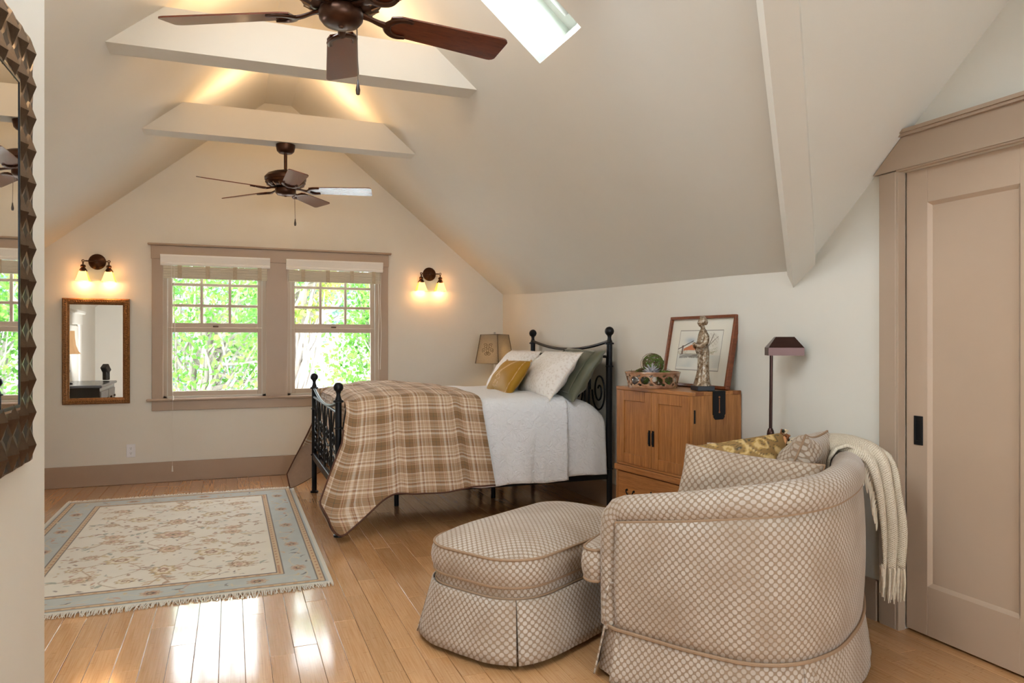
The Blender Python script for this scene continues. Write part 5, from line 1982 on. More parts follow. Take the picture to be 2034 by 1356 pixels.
# ------------------------------------------------------------------ pharmacy floor lamp
M_LAMP = mat('dark_plum_bronze', rgb(70, 50, 46), 0.28, metal=0.8)
fl_ = thing('floor_lamp', 'bronze pharmacy floor lamp with hooded shade behind the armchair', 'floor lamp', (2.615, 3.06, 0), math.radians(-30))
MB().lathe([(0.0, 0.0), (0.115, 0.0), (0.115, 0.012), (0.10, 0.02), (0.02, 0.03), (0.016, 0.05), (0.0, 0.05)], 32).build('base', M_LAMP, fl_)
b = MB()
b.tube([(0, 0, 0.04), (0, 0, 0.80)], 0.0125, 14)
b.tube([(0, 0, 0.80), (0.004, 0, 1.235)], 0.0085, 14)
b.build('pole', M_LAMP, fl_)
MB().lathe([(0.0125, 0.775), (0.017, 0.78), (0.019, 0.80), (0.017, 0.815), (0.0105, 0.83), (0.0, 0.83)], 16).build('collar', M_LAMP, fl_)
hd = MB()
def rect(cx_, hx_, hy_, z):
    return [(cx_ - hx_, -hy_, z), (cx_ + hx_, -hy_, z), (cx_ + hx_, hy_, z), (cx_ - hx_, hy_, z)]
cxs = 0.068
hd.grid(np.array([rect(cxs, 0.084, 0.050, 1.208), rect(cxs, 0.088, 0.054, 1.208), rect(cxs, 0.088, 0.054, 1.248), rect(cxs, 0.046, 0.022, 1.304), rect(cxs, 0.043, 0.020, 1.301), rect(cxs, 0.084, 0.050, 1.246)]), cv=True, cu=True)
hd.add(rect(cxs, 0.046, 0.022, 1.304), [(0, 1, 2, 3)])
hd.build('hood', M_LAMP, fl_, smooth=False)
MB().tube([(0.004, 0, 1.235), (cxs, 0, 1.25)], 0.006, 8).build('arm', M_LAMP, fl_)
# ------------------------------------------------------------------ honeycomb upholstery
def honey(name, per=0.027, dot=(204, 191, 178), net=(158, 134, 110)):
    k = NM(name)
    uvn = k.add('ShaderNodeUVMap').outputs[0]
    s = k.add('ShaderNodeMapping', None, Vector=uvn, Scale=(1 / per, 1 / (per * 1.05), 1)).outputs[0]
    ds = []
    for off in (0.0, 0.5):
        p = k.add('ShaderNodeVectorMath', {'operation': 'ADD'}, i0=s, i1=(off, off, 0)).outputs[0]
        f = k.add('ShaderNodeVectorMath', {'operation': 'FRACTION'}, i0=p).outputs[0]
        c = k.add('ShaderNodeVectorMath', {'operation': 'SUBTRACT'}, i0=f, i1=(0.5, 0.5, 0)).outputs[0]
        c = k.add('ShaderNodeVectorMath', {'operation': 'MULTIPLY'}, i0=c, i1=(1, 1, 0)).outputs[0]
        ds.append(k.add('ShaderNodeVectorMath', {'operation': 'LENGTH'}, i0=c).outputs['Value'])
    d = k.math('MINIMUM', ds[0], ds[1])
    mask = k.add('ShaderNodeMapRange', None, Value=d, From_Min=0.34, From_Max=0.25).outputs[0]
    # crushed nap: the pile hides the figure in patches
    nap = k.add('ShaderNodeTexNoise', None, Vector=uvn, Scale=5.0, Detail=3.0).outputs['Fac']
    napf = k.add('ShaderNodeMapRange', None, Value=nap, From_Min=0.3, From_Max=0.62, To_Min=0.4, To_Max=1.0).outputs[0]
    fine = k.add('ShaderNodeTexNoise', None, Vector=uvn, Scale=420.0, Detail=2.0).outputs['Fac']
    m2 = k.math('MULTIPLY', mask, napf)
    base = k.ramp(fine, [(0.3, rgb(*[int(v * 0.92) for v in net])), (0.7, rgb(*[min(255, int(v * 1.08)) for v in net]))])
    k.setp(Base_Color=k.mix(m2, base, rgb(*dot)), Roughness=k.math('SUBTRACT', 0.85, k.math('MULTIPLY', m2, 0.3)))
    k.b.inputs['Sheen Weight'].default_value = 0.35
    k.b.inputs['Sheen Roughness'].default_value = 0.4
    k.bump(mask, 0.35, 0.003)
    return k.m


M_HONEY = honey('honeycomb_chenille')
M_HONEYB = honey('honeycomb_chenille_cushion', 0.030, (200, 184, 166), (158, 132, 108))
M_WELT = mat('tan_welt', rgb(166, 136, 108), 0.85, bump=0.2, bscale=200)


def ring_offset(P2, d):
    """offset an open 2D polyline along its left normal by d"""
    T = np.gradient(P2, axis=0)
    T /= np.linalg.norm(T, axis=1)[:, None]
    n = np.stack([-T[:, 1], T[:, 0]], 1)
    return P2 + n * d


def poly_offset(P2, d):
    """offset a closed counter-clockwise outline inwards by d"""
    T = np.roll(P2, -1, 0) - np.roll(P2, 1, 0)
    T /= np.linalg.norm(T, axis=1)[:, None]
    n = np.stack([-T[:, 1], T[:, 0]], 1)
    return P2 + n * d


def round_rect(hx, hy, r, n=16, bow=0.0):
    pts = []
    for cx, cy, a0 in ((hx - r, hy - r, 0), (-hx + r, hy - r, PI / 2), (-hx + r, -hy + r, PI), (hx - r, -hy + r, 1.5 * PI)):
        for a in np.linspace(a0, a0 + PI / 2, n):
            pts.append((cx + r * math.cos(a), cy + r * math.sin(a)))
    P_ = np.array(pts)
    out = catmull(P_, 120, closed=True)
    return out


def cushion_loft(out2, z0, z1, r, crown, centre=None, uvs=1.0):
    """upholstered cushion over a closed outline: MB with body and the two welt rings"""
    n = len(out2)
    L = np.concatenate([[0], np.cumsum(np.linalg.norm(np.diff(np.vstack([out2, out2[:1]]), axis=0), axis=1))])[:n]
    c = out2.mean(0) if centre is None else np.array(centre)
    rings, uvr = [], []
    prof = [(0.004, 0.0), (-0.006, 0.25), (-0.010, 0.5), (-0.006, 0.75), (0.004, 1.0)]
    b = MB()
    for ins, f in prof:
        p = poly_offset(out2, ins)
        rings.append(np.column_stack([p, np.full(n, z0 + (z1 - z0) * f)]))
        uvr.append(np.column_stack([L, np.full(n, (z1 - z0) * f)]))
    R, U = np.array(rings), np.array(uvr)
    R = np.concatenate([R, R[:, :1]], 1)
    U2 = np.concatenate([U, U[:, :1] + [[[L[-1] + np.linalg.norm(out2[0] - out2[-1]), 0]]]], 1)
    b.grid(R, uv=U2)
    top, ut = [], []
    for f in (1.0, 0.97, 0.92, 0.84, 0.72, 0.55, 0.35, 0.12):
        p = c + (rings[-1][:, :2] - c) * f
        top.append(np.column_stack([p, np.full(n, z1 + crown * (1 - f ** 3.2))]))
        ut.append(p)
    b.grid(np.array(top), cv=True, uv=np.array(ut))
    m = b.n
    b.f.append(tuple(range(m - n, m)))
    bot = [(0.6, z0 - r), (1.0, z0)]
    pb_ = np.array([np.column_stack([c + (rings[0][:, :2] - c) * f, np.full(n, z)]) for f, z in bot])
    b.grid(pb_, cv=True, uv=pb_[:, :, :2])
    b.f.append(tuple(reversed(range(b.n - 2 * n, b.n - n))))
    return b, rings[0], rings[-1]


def skirt_panel(P2, z0, z1, flare, wave=0.006, seed=0, nz_=8, edge=0.012):
    """P2: open polyline with the outside on its right; returns MB"""
    n = len(P2)
    L = np.concatenate([[0], np.cumsum(np.linalg.norm(np.diff(P2, axis=0), axis=1))])
    T = np.gradient(P2, axis=0)
    T /= np.linalg.norm(T, axis=1)[:, None]
    nr_ = np.stack([T[:, 1], -T[:, 0]], 1)
    wv_ = wave * fbm1(L, seed, 2.2)
    e = np.exp(-L / 0.05) + np.exp(-(L[-1] - L) / 0.05)
    P, U = [], []
    for j in range(nz_):
        v = j / (nz_ - 1)
        d = 0.008 + flare * v + wv_ * v + edge * e * v
        hem = z0 + 0.006 * fbm1(L, seed + 3, 1.1) * 0.6
        z = z1 + (hem - z1) * v
        P.append(np.column_stack([P2 + nr_ * d[:, None] if np.ndim(d) else P2 + nr_ * d, z if np.ndim(z) else np.full(n, z)]))
        U.append(np.column_stack([L, np.full(n, -v * (z1 - z0))]))
    b = MB()
    b.grid(np.array(P), uv=np.array(U))
    return b


def thick(o, t, off=-1):
    m = o.modifiers.new('thickness', 'SOLIDIFY')
    m.thickness = t
    m.offset = off
    return o


# ------------------------------------------------------------------ armchair (local x: facing, y: towards the camera side)
CB = (2.30, 2.20)
ch = thing('tub_armchair', 'wide tan honeycomb tub armchair with skirt in the foreground', 'armchair', (CB[0], CB[1], 0), math.atan2(0.784, -0.62))
half = [(-0.006, 0.0), (0.0, 0.14), (0.034, 0.364), (0.075, 0.47), (0.128, 0.556), (0.203, 0.618), (0.287, 0.649), (0.38, 0.65), (0.478, 0.644), (0.622, 0.62), (0.765, 0.596)]
full = np.array([(a, y) for a, y in reversed(half)] + [(a, -y) for a, y in half[1:]])
NU = 130
U2 = catmull(full, NU)      # from camera-side arm front, round the back, to the far arm front
Larc = np.concatenate([[0], np.cumsum(np.linalg.norm(np.diff(U2, axis=0), axis=1))])


def hpipe(a):
    return np.interp(a, [-0.01, 0.126, 0.287, 0.478, 0.765], [0.708, 0.702, 0.685, 0.65, 0.60])


# inside lies to the left when walking from the +y arm front round the back? check and fix the sign once
tst = ring_offset(U2, 0.05)
INS = 1 if np.linalg.norm(tst[NU // 2] - np.array([0.4, 0])) < np.linalg.norm(U2[NU // 2] - np.array([0.4, 0])) else -1
hz_ = hpipe(U2[:, 0])
b = MB()
rows, uvs_ = [], []
for v in np.linspace(0, 1, 10):
    bul = 0.012 * math.sin(PI * v)
    p = ring_offset(U2, -INS * bul)
    rows.append(np.column_stack([p, 0.19 + (hz_ - 0.19) * v]))
    uvs_.append(np.column_stack([Larc, 0.19 + (hz_ - 0.19) * v]))
b.grid(np.array(rows), uv=np.array(uvs_))
thick(b.build('outer_panel', M_HONEY, ch, recalc=False, ang=80), 0.02, 0)
# rolled rail sweeping over the back and down both arm fronts
mid = ring_offset(U2, INS * 0.045)
top = np.column_stack([mid, hz_ + 0.036])
e0, e1 = top[0], top[-1]
def front_down(e):
    x, y, z = e
    q = [(x + 0.018, y, z - 0.006), (x + 0.036, y, z - 0.03), (x + 0.042, y, z - 0.07)]
    return np.array(q + [(x + 0.042, y, zz) for zz in np.linspace(z - 0.12, 0.20, 10)])
path = np.vstack([front_down(e0)[::-1], top[1:-1], front_down(e1)])
rad = np.concatenate([np.linspace(0.046, 0.05, 13), np.interp(top[1:-1, 0], [0, 0.3, 0.77], [0.066, 0.064, 0.056]), np.linspace(0.05, 0.046, 13)])
b = MB()
b.tube(path, rad, 20)
b.build('rolled_arm_rail', M_HONEY, ch, ang=80)
# inner back and arms
b = MB()
inn = ring_offset(U2, INS * 0.095)
rows, uvs_ = [], []
for v in np.linspace(0, 1, 8):
    p = ring_offset(U2, INS * (0.125 - 0.035 * v))
    rows.append(np.column_stack([p, 0.34 + (hz_ + 0.03 - 0.34) * v]))
    uvs_.append(np.column_stack([Larc * 0.85, 0.34 + (hz_ - 0.3) * v]))
b.grid(np.array(rows), uv=np.array(uvs_))
thick(b.build('inner_panel', M_HONEY, ch, recalc=False, ang=80), 0.02, 0)
# base
bp = [tuple(p) for p in ring_offset(U2, INS * 0.02)[::4]] + [(0.815, -0.55), (0.825, 0), (0.815, 0.55)]
MB().prism(bp, 0.05, 0.36).build('base', M_HONEY, ch, smooth=False)
# front border under the cushion
fb = catmull([(0.80, 0.60), (0.835, 0.50), (0.845, 0.0), (0.835, -0.50), (0.80, -0.60)], 40)
rows = [np.column_stack([fb + [d_, 0], np.full(40, z)]) for z, d_ in ((0.19, 0), (0.25, 0.012), (0.31, 0.010), (0.36, -0.012), (0.365, -0.08))]
Lf = np.concatenate([[0], np.cumsum(np.linalg.norm(np.diff(fb, axis=0), axis=1))])
b = MB()
b.grid(np.array(rows), uv=np.array([np.column_stack([Lf, np.full(40, z)]) for z in (0.19, 0.25, 0.31, 0.36, 0.44)]))
thick(b.build('front_border', M_HONEY, ch, recalc=False, ang=80), 0.01)
# T-shaped seat cushion
inn2 = ring_offset(U2, INS * 0.14)
core = [tuple(p) for p in inn2[(inn2[:, 0] < 0.72)][::4]]
cpts = core + [(0.80, -0.475), (0.835, -0.51), (0.845, -0.555), (0.88, -0.575), (0.925, -0.55), (0.945, -0.45), (0.955, 0.0), (0.945, 0.45), (0.925, 0.55), (0.88, 0.575), (0.845, 0.555), (0.835, 0.51), (0.80, 0.475)]
out2 = catmull(np.array(cpts), 150, closed=True)
ar = 0.5 * np.sum(out2[:, 0] * np.roll(out2[:, 1], -1) - np.roll(out2[:, 0], -1) * out2[:, 1])
if ar < 0:
    out2 = out2[::-1]
b, r0, r1 = cushion_loft(out2, 0.35, 0.47, 0.01, 0.045, centre=(0.5, 0))
sc_ = b.build('seat_cushion', M_HONEY, ch, ang=60)
m = MB()
m.tube(r0, 0.006, 7, closed=True)
m.tube(r1, 0.006, 7, closed=True)
m.build('welt', M_WELT, sc_)
# welts
b = MB()
wl = ring_offset(U2, -INS * 0.006)
b.tube(np.column_stack([wl, hz_ - 0.002]), 0.0055, 7)
for e in (0, -1):
    b.tube([(wl[e, 0], wl[e, 1], 0.2), (wl[e, 0], wl[e, 1], hz_[e])], 0.0055, 7)
b.build('rail_welt', M_WELT, ch)
b = MB()
seam = np.vstack([np.column_stack([ring_offset(U2, -INS * 0.016), np.full(NU, 0.20)]), np.column_stack([fb[::-1] + [0.012, 0], np.full(40, 0.20)])])
seam = catmull(seam[::3], 160, closed=True)
b.tube(seam, 0.007, 7, closed=True)
b.build('skirt_welt', M_WELT, ch)
# skirt panels with kick pleats
def idx_at(y_, camera_side=True):
    # outline index of the back corner
    t_ = np.array([0.115, y_])
    return int(np.argmin(np.linalg.norm(U2 - t_, axis=1)))
ia, ib = idx_at(0.545), idx_at(-0.545)
segs = [U2[:ia + 1], U2[ia:ib + 1], U2[ib:]]
for i, sg in enumerate(segs):
    q = catmull(sg, 60)
    q = q if INS == -1 else q[::-1]
    # outside must be on the right-hand side
    T = q[31] - q[30]
    nr_ = np.array([T[1], -T[0]])
    if np.dot(nr_, q[30] - np.array([0.4, 0])) < 0:
        q = q[::-1]
    thick(skirt_panel(q, 0.016, 0.20, 0.028, seed=i + 2).build('skirt_panel', M_HONEY, ch, recalc=False, ang=80), 0.006)
q = fb if True else fb
T = q[21] - q[20]
if np.dot(np.array([T[1], -T[0]]), np.array([1, 0])) < 0:
    q = q[::-1]
thick(skirt_panel(q, 0.016, 0.20, 0.03, seed=9).build('skirt_panel', M_HONEY, ch, recalc=False, ang=80), 0.006)
for c_ in (U2[ia], U2[ib], U2[0] + [0.02, 0], U2[-1] + [0.02, 0]):
    b = MB()
    d_ = c_ - np.array([0.4, 0])
    d_ /= np.linalg.norm(d_)
    n_ = np.array([-d_[1], d_[0]])
    r0_ = [(*(c_ - n_ * 0.05 + d_ * 0.0), 0.2), (*(c_ + n_ * 0.05 + d_ * 0.0), 0.2)]
    r1_ = [(*(c_ - n_ * 0.07 + d_ * 0.012), 0.02), (*(c_ + n_ * 0.07 + d_ * 0.012), 0.02)]
    b.grid(np.array([r0_, r1_]), uv=np.array([[(0, 0), (0.1, 0)], [(0, 0.18), (0.14, 0.18)]]))
    b.build('pleat_insert', M_HONEY, ch, recalc=False)

# ------------------------------------------------------------------ ottoman
OT = math.radians(30)
ot = thing('ottoman', 'long tan honeycomb ottoman with skirt in front of the armchair', 'ottoman', (1.343, 3.127, 0), OT)
hx, hy = 0.515, 0.285
o_body = round_rect(hx, hy, 0.19)
b, r0, r1 = cushion_loft(round_rect(hx + 0.006, hy + 0.006, 0.19), 0.302, 0.412, 0.004, 0.07)
cu = b.build('top_cushion', M_HONEY, ot, ang=60)
m = MB()
m.tube(r0, 0.006, 7, closed=True)
m.tube(r1, 0.006, 7, closed=True)
m.build('welt', M_WELT, cu)
n = len(o_body)
Lb = np.linspace(0, 2.9, n)
bd = np.array([np.column_stack([poly_offset(o_body, ins), np.full(n, z)]) for z, ins in ((0.04, 0.03), (0.2, 0.02), (0.25, 0.012), (0.27, 0.002), (0.295, 0.006), (0.30, 0.06))])
b = MB()
b.grid(bd, cv=True, uv=np.array([np.column_stack([Lb, np.full(n, z)]) for z in (0.04, 0.2, 0.25, 0.27, 0.295, 0.3)]))
b.build('border', M_HONEY, ot, ang=60)
m = MB()
m.tube(np.column_stack([poly_offset(o_body, 0.004), np.full(n, 0.255)]), 0.006, 7, closed=True)
m.build('skirt_welt', M_WELT, ot)
# four skirt panels meeting at pleated corners
def corner_idx(sx_, sy_):
    return int(np.argmin(np.linalg.norm(o_body - np.array([sx_ * (hx - 0.055), sy_ * (hy - 0.055)]), axis=1)))
cis = sorted(corner_idx(a, c) for a in (-1, 1) for c in (-1, 1))
for i in range(4):
    b2 = MB()
    i0, i1 = cis[i], cis[(i + 1) % 4]
    ids = list(range(i0, i1 + 1)) if i1 > i0 else list(range(i0, n)) + list(range(0, i1 + 1))
    q = catmull(o_body[ids], 50)
    thick(skirt_panel(q, 0.022, 0.255, 0.045, seed=20 + i, edge=0.02).build('skirt_panel', M_HONEY, ot, recalc=False, ang=80), 0.006)
    c_ = o_body[i0]
    d_ = c_ / np.linalg.norm(c_)
    n_ = np.array([-d_[1], d_[0]])
    b2.grid(np.array([[(*(c_ - n_ * 0.03), 0.25), (*(c_ + n_ * 0.03), 0.25)], [(*(c_ - n_ * 0.08 + d_ * 0.03), 0.02), (*(c_ + n_ * 0.08 + d_ * 0.03), 0.02)]]), uv=np.array([[(0, 0), (0.06, 0)], [(0, 0.23), (0.16, 0.23)]]))
    b2.build('pleat_insert', M_HONEY, ot, recalc=False)
for sx_ in (-1, 1):
    for sy_ in (-1, 1):
        MB().lathe([(0.0, 0.0), (0.02, 0.0), (0.026, 0.05), (0.0, 0.05)], 10, (sx_ * 0.38, sy_ * 0.18, 0)).build('foot', M_DARK, ot)

# ------------------------------------------------------------------ cushions in the chair
M = frame((1.965, 2.465, 0.635), (0.27, -0.424, -0.03), (0.12, 0.08, 0.30))
pillow('honeycomb_cushion', 'large honeycomb cushion along the near side of the armchair seat', 'cushion', M, 0.58, 0.38, 0.18, M_HONEYB, pinch=0.06, power=0.36, seed=11, piping=(0.005, M_WELT), wr=0.008, group='honeycomb cushions in the armchair')
M = frame((2.315, 2.54, 0.69), (0.784, 0.55, -0.06), (0.16, -0.2, 0.62))
pillow('honeycomb_cushion', 'honeycomb cushion leaning on the chair back beside the throw', 'cushion', M, 0.44, 0.42, 0.18, M_HONEYB, pinch=0.10, power=0.36, seed=12, piping=(0.005, M_WELT), wr=0.010, group='honeycomb cushions in the armchair')
M = frame((2.165, 2.70, 0.665), (0.66, -0.22, 0.10), (0.10, 0.34, 0.60))
T = thing('tapestry_cushion', 'gold tapestry cushion with tufted fringe in the armchair', 'cushion', M.translation)
A, B, uv = pillow_grids(0.46, 0.36, 0.24, n=80, pinch=0.06, power=0.30, seed=6, wr=0.004)
b = MB()
b.grid(xf(M, A.reshape(-1, 3)).reshape(A.shape), uv=uv)
b.grid(xf(M, B.reshape(-1, 3)).reshape(B.shape), uv=uv, flip=True)
o = b.build('cover', colmat('tapestry_weave', 0.85, bump=0.3, bscale=350), T, world=True, recalc=False, ang=80)


def paint_tapestry(X, Y):
    C = np.ones(X.shape + (3,)) * L3(150, 118, 72)
    a = smooth_noise(X, Y, 14, 41)
    c = smooth_noise(X, Y, 30, 42)
    w = np.sin(9 * a + 8 * X - 5 * Y)
    C = blend(C, 0.9 * (w > 0.35), (186, 150, 84))
    C = blend(C, 0.9 * ((w > 0.80)), (214, 184, 130))
    C = blend(C, 0.85 * (np.abs(w) < 0.12), (88, 76, 56))
    C = blend(C, 0.8 * (c > 0.75), (150, 132, 116))
    C = blend(C, 0.9 * (np.abs(c - 0.72) < 0.06), (60, 64, 50))
    C = blend(C, 0.8 * (c < -0.95), (184, 104, 50))
    return C


vcol(o, np.concatenate([paint_tapestry(A[..., 0], A[..., 1]).reshape(-1, 3), paint_tapestry(A[..., 0] + 1, A[..., 1]).reshape(-1, 3)]))
q = np.random.default_rng(8)
cols = [(206, 150, 104), (44, 52, 40), (222, 200, 166), (150, 96, 60)]
fm = [MB() for _ in cols]
for i in range(320):
    s_ = q.uniform(-1, 1)
    p0 = np.array([0.223, 0.175 * s_, 0.02 * q.normal()])
    p0[0] *= (1 - 0.05 * (1 - s_ * s_))
    dr = np.array([q.normal() * 0.5 + 0.25, q.normal() * 0.6, q.normal() * 0.9])
    dr /= np.linalg.norm(dr)
    p1 = p0 + dr * 0.026
    p2 = p1 + dr * 0.016 + q.normal(size=3) * 0.004
    fm[i % 4].tube(xf(M, np.array([p0, p1, p2])), [0.006, 0.008, 0.004], 5)
for m, c in zip(fm, cols):
    m.build('fringe', mat('fringe_%d_%d' % c[:2], rgb(*c), 0.95), T, world=True, kind='stuff')

# ------------------------------------------------------------------ knitted throw
k = NM('chunky_cream_knit')
uvn = k.add('ShaderNodeUVMap').outputs[0]
sp = k.add('ShaderNodeSeparateXYZ', None, Vector=uvn)
fu = k.math('SINE', k.math('MULTIPLY', sp.outputs[0], 2 * PI / 0.011))
fv = k.math('SINE', k.math('MULTIPLY', sp.outputs[1], 2 * PI / 0.009))
hgt = k.math('MULTIPLY', fu, fv)
nzz = k.add('ShaderNodeTexNoise', None, Vector=uvn, Scale=160.0, Detail=3.0).outputs['Fac']
hh = k.math('ADD', k.math('MULTIPLY', hgt, 0.5), nzz)
k.setp(Base_Color=k.ramp(hh, [(0.1, rgb(176, 158, 132)), (0.6, rgb(228, 216, 196))]), Roughness=0.95)
k.bump(hh, 0.5, 0.003)
M_KNIT = k.m
tw = thing('knitted_throw', 'cream knitted throw draped over the chair back', 'throw', (2.6, 2.5, 0.5))
Mch = Matrix.Translation((CB[0], CB[1], 0)) @ Matrix.Rotation(math.atan2(0.784, -0.62), 4, 'Z')


def throw_sheet(y_from, y_to, zend, off, nu=34, inner=True, seed=0, qend=0.0):
    """strip across the rail between two lateral positions of the far half (y negative)"""
    sel = [i for i in range(NU) if -y_to <= -U2[i, 1] * -1 * -1 and False]
    ids = np.where((U2[:, 1] <= -y_from) & (U2[:, 1] >= -y_to) & (np.arange(NU) > NU // 2))[0]
    base = catmull(U2[ids], nu)
    T = np.gradient(base, axis=0)
    T /= np.linalg.norm(T, axis=1)[:, None]
    nin = INS * np.stack([-T[:, 1], T[:, 0]], 1)
    P, U = [], []
    r_ = np.random.default_rng(seed)
    for i in range(nu):
        f = i / (nu - 1)
        h = float(hpipe(base[i, 0]))
        ze = zend(f)
        zt = h + 0.036 + 0.066
        w = 0.006 * math.sin(f * 19 + seed)
        prof = []
        if inner:
            prof += [(0.15, h - 0.10), (0.125, h - 0.02)]
        prof += [(0.115, h + 0.06), (0.085, zt + 0.004), (0.045, zt + 0.014 + w), (0.005, zt + 0.002), (-0.026, h + 0.055), (-0.034, h + 0.0)]
        if ze < h - 0.06:
            for g in np.linspace(0.15, 1, 9):
                prof.append((-0.036 - qend * g - 0.02 * g + 0.012 * math.sin(f * 14 + 4 * g), h + (ze - h) * g))
        else:
            for g in np.linspace(0.15, 1, 9):
                prof.append((-0.036 - 0.002 * g, h + (ze - h) * g))
        rowp = np.array([(*(base[i] + nin[i] * (q_ - (off if q_ < 0.045 else -off * 0.2))), z + off) for q_, z in prof])
        P.append(rowp)
        L_ = np.concatenate([[0], np.cumsum(np.linalg.norm(np.diff(rowp, axis=0), axis=1))])
        U.append(np.column_stack([np.full(len(prof), f * 0.45), L_]))
    return np.array(P), np.array(U)


P1, UV1 = throw_sheet(0.26, 0.60, lambda f: 0.745, 0.006, seed=1)
rows_ = [((2.555, 2.84, 0.80), (0.9, 0.45, 0), 0.085, 0.07, 0.004), ((2.575, 2.70, 0.835), (0.97, 0.3, 0), 0.11, 0.085, 0.005), ((2.575, 2.58, 0.852), (1, 0.05, 0), 0.115, 0.09, 0.006),
         ((2.555, 2.47, 0.856), (0.9, -0.42, 0), 0.10, 0.07, 0.006), ((2.545, 2.37, 0.835), (0.9, -0.42, 0), 0.082, 0.045, 0.008), ((2.555, 2.315, 0.775), (0.93, -0.36, 0), 0.058, 0.01, 0.012),
         ((2.565, 2.29, 0.66), (0.93, -0.36, 0), 0.050, 0.0, 0.014), ((2.578, 2.28, 0.53), (0.93, -0.36, 0), 0.051, 0.0, 0.014), ((2.582, 2.28, 0.43), (0.93, -0.36, 0), 0.049, 0.0, 0.013), ((2.578, 2.28, 0.335), (0.93, -0.36, 0), 0.044, 0.0, 0.012)]
ctr = catmull([r[0] for r in rows_], 60)
tt = np.linspace(0, len(rows_) - 1, 60)
par = np.array([(*r[1], r[2], r[3], r[4]) for r in rows_])
par = np.stack([np.interp(tt, np.arange(len(rows_)), par[:, i]) for i in range(6)], 1)
ss = np.linspace(-1, 1, 21)
P2, UV2 = [], []
for i in range(60):
    w = par[i, :3] / np.linalg.norm(par[i, :3])
    nrm_ = np.array([-w[1], w[0], 0.0])
    P2.append([ctr[i] + w * s * par[i, 3] + np.array([0, 0, -1]) * par[i, 4] * s * s + nrm_ * par[i, 5] * math.cos(s * 7 + i * 0.06) for s in ss])
    UV2.append([(s * 0.09, i * 0.018) for s in ss])
P2, UV2 = np.array(P2), np.array(UV2)
b = MB()
b.grid(xf(Mch, P1.reshape(-1, 3)).reshape(P1.shape), uv=UV1)
thick(b.build('under_fold', M_KNIT, tw, world=True, recalc=False, ang=80), 0.012, 0)
b = MB()
b.grid(P2, uv=UV2)
thick(b.build('hanging_fold', M_KNIT, tw, world=True, recalc=False, ang=80), 0.018, 0)
b = MB()
r_ = np.random.default_rng(4)
Wd = np.concatenate([P2[-1], P2[-1] + [0.006, 0.01, 0]])
for i in range(len(Wd)):
    p = Wd[i] + r_.normal(size=3) * 0.004
    ln = r_.uniform(0.09, 0.15)
    pts_ = [p + [0, 0, 0.012]] + [p + [0.005 * math.sin(3 * t_ + i), 0.005 * math.cos(2.5 * t_ + i), -ln * t_] for t_ in np.linspace(0.1, 1, 7)]
    b.tube(np.array(pts_), [0.005, 0.006, 0.005, 0.006, 0.005, 0.006, 0.004, 0.002], 6)
edge_ = P2[32:46, 0]
for i in range(len(edge_)):
    p = edge_[i] + [-0.006, 0.01, 0.0]
    ln = r_.uniform(0.07, 0.11)
    b.tube(np.array([p + [0.006, 0, 0.01]] + [p + [0.004 * math.sin(3 * t_ + i), 0.004 * math.cos(2 * t_), -ln * t_] for t_ in np.linspace(0.1, 1, 6)]), [0.005] * 6 + [0.002], 6)
b.build('fringe', mat('cream_yarn', rgb(222, 208, 186), 0.95, var=0.1, vscale=80), tw, world=True, kind='stuff')

# ------------------------------------------------------------------ rug
RXA, RXB, RYA, RYB = -1.215, 0.503, 3.945, 6.64
rg_ = thing('area_rug', 'cream floral oriental rug with pale blue border and fringe', 'rug', ((RXA + RXB) / 2, (RYA + RYB) / 2, 0))
nx, ny = 287, 450
gx, gy = np.meshgrid(np.linspace(RXA, RXB, nx), np.linspace(RYA, RYB, ny), indexing='ij')
rw, rh = RXB - RXA, RYB - RYA
U, V = gx - (RXA + RXB) / 2, gy - (RYA + RYB) / 2
edge = np.minimum(rw / 2 - np.abs(U), rh / 2 - np.abs(V))
CREAM, BLUE, TAN, BRN, DK, ROSE, GOLD, SAGE = (226, 216, 198), (182, 184, 177), (198, 166, 128), (160, 120, 86), (84, 66, 58), (188, 140, 116), (200, 176, 128), (150, 152, 132)
C = np.ones((nx, ny, 3)) * L3(*CREAM)
nz1 = smooth_noise(U, V, 6, 51)
nz2 = smooth_noise(U, V, 60, 52)
C = C * (1 + 0.05 * nz1[..., None])
C = blend(C, edge < 0.27, BLUE)
C = np.where((edge < 0.27)[..., None], C * (1 + 0.05 * nz2[..., None]), C)


def guard(C, e0, e1):
    m = (edge >= e0) & (edge < e1)
    C = blend(C, m, (202, 172, 132))
    ph = np.where(np.abs(U) * rh > np.abs(V) * rw, V, U)
    C = blend(C, m & (np.mod(ph, 0.06) < 0.022) & (edge > e0 + 0.012) & (edge < e1 - 0.012), (178, 128, 92))
    C = blend(C, ((np.abs(edge - e0) < 0.0042) | (np.abs(edge - e1) < 0.0042)), DK)
    return C


C = guard(C, 0.035, 0.072)
C = guard(C, 0.235, 0.272)
C = blend(C, edge < 0.022, (214, 206, 190))


def local(cx, cy, r):
    i0, i1 = np.searchsorted(gx[:, 0] - (RXA + RXB) / 2, [cx - r, cx + r])
    j0, j1 = np.searchsorted(gy[0] - (RYA + RYB) / 2, [cy - r, cy + r])
    return slice(max(0, i0), min(nx, i1)), slice(max(0, j0), min(ny, j1))


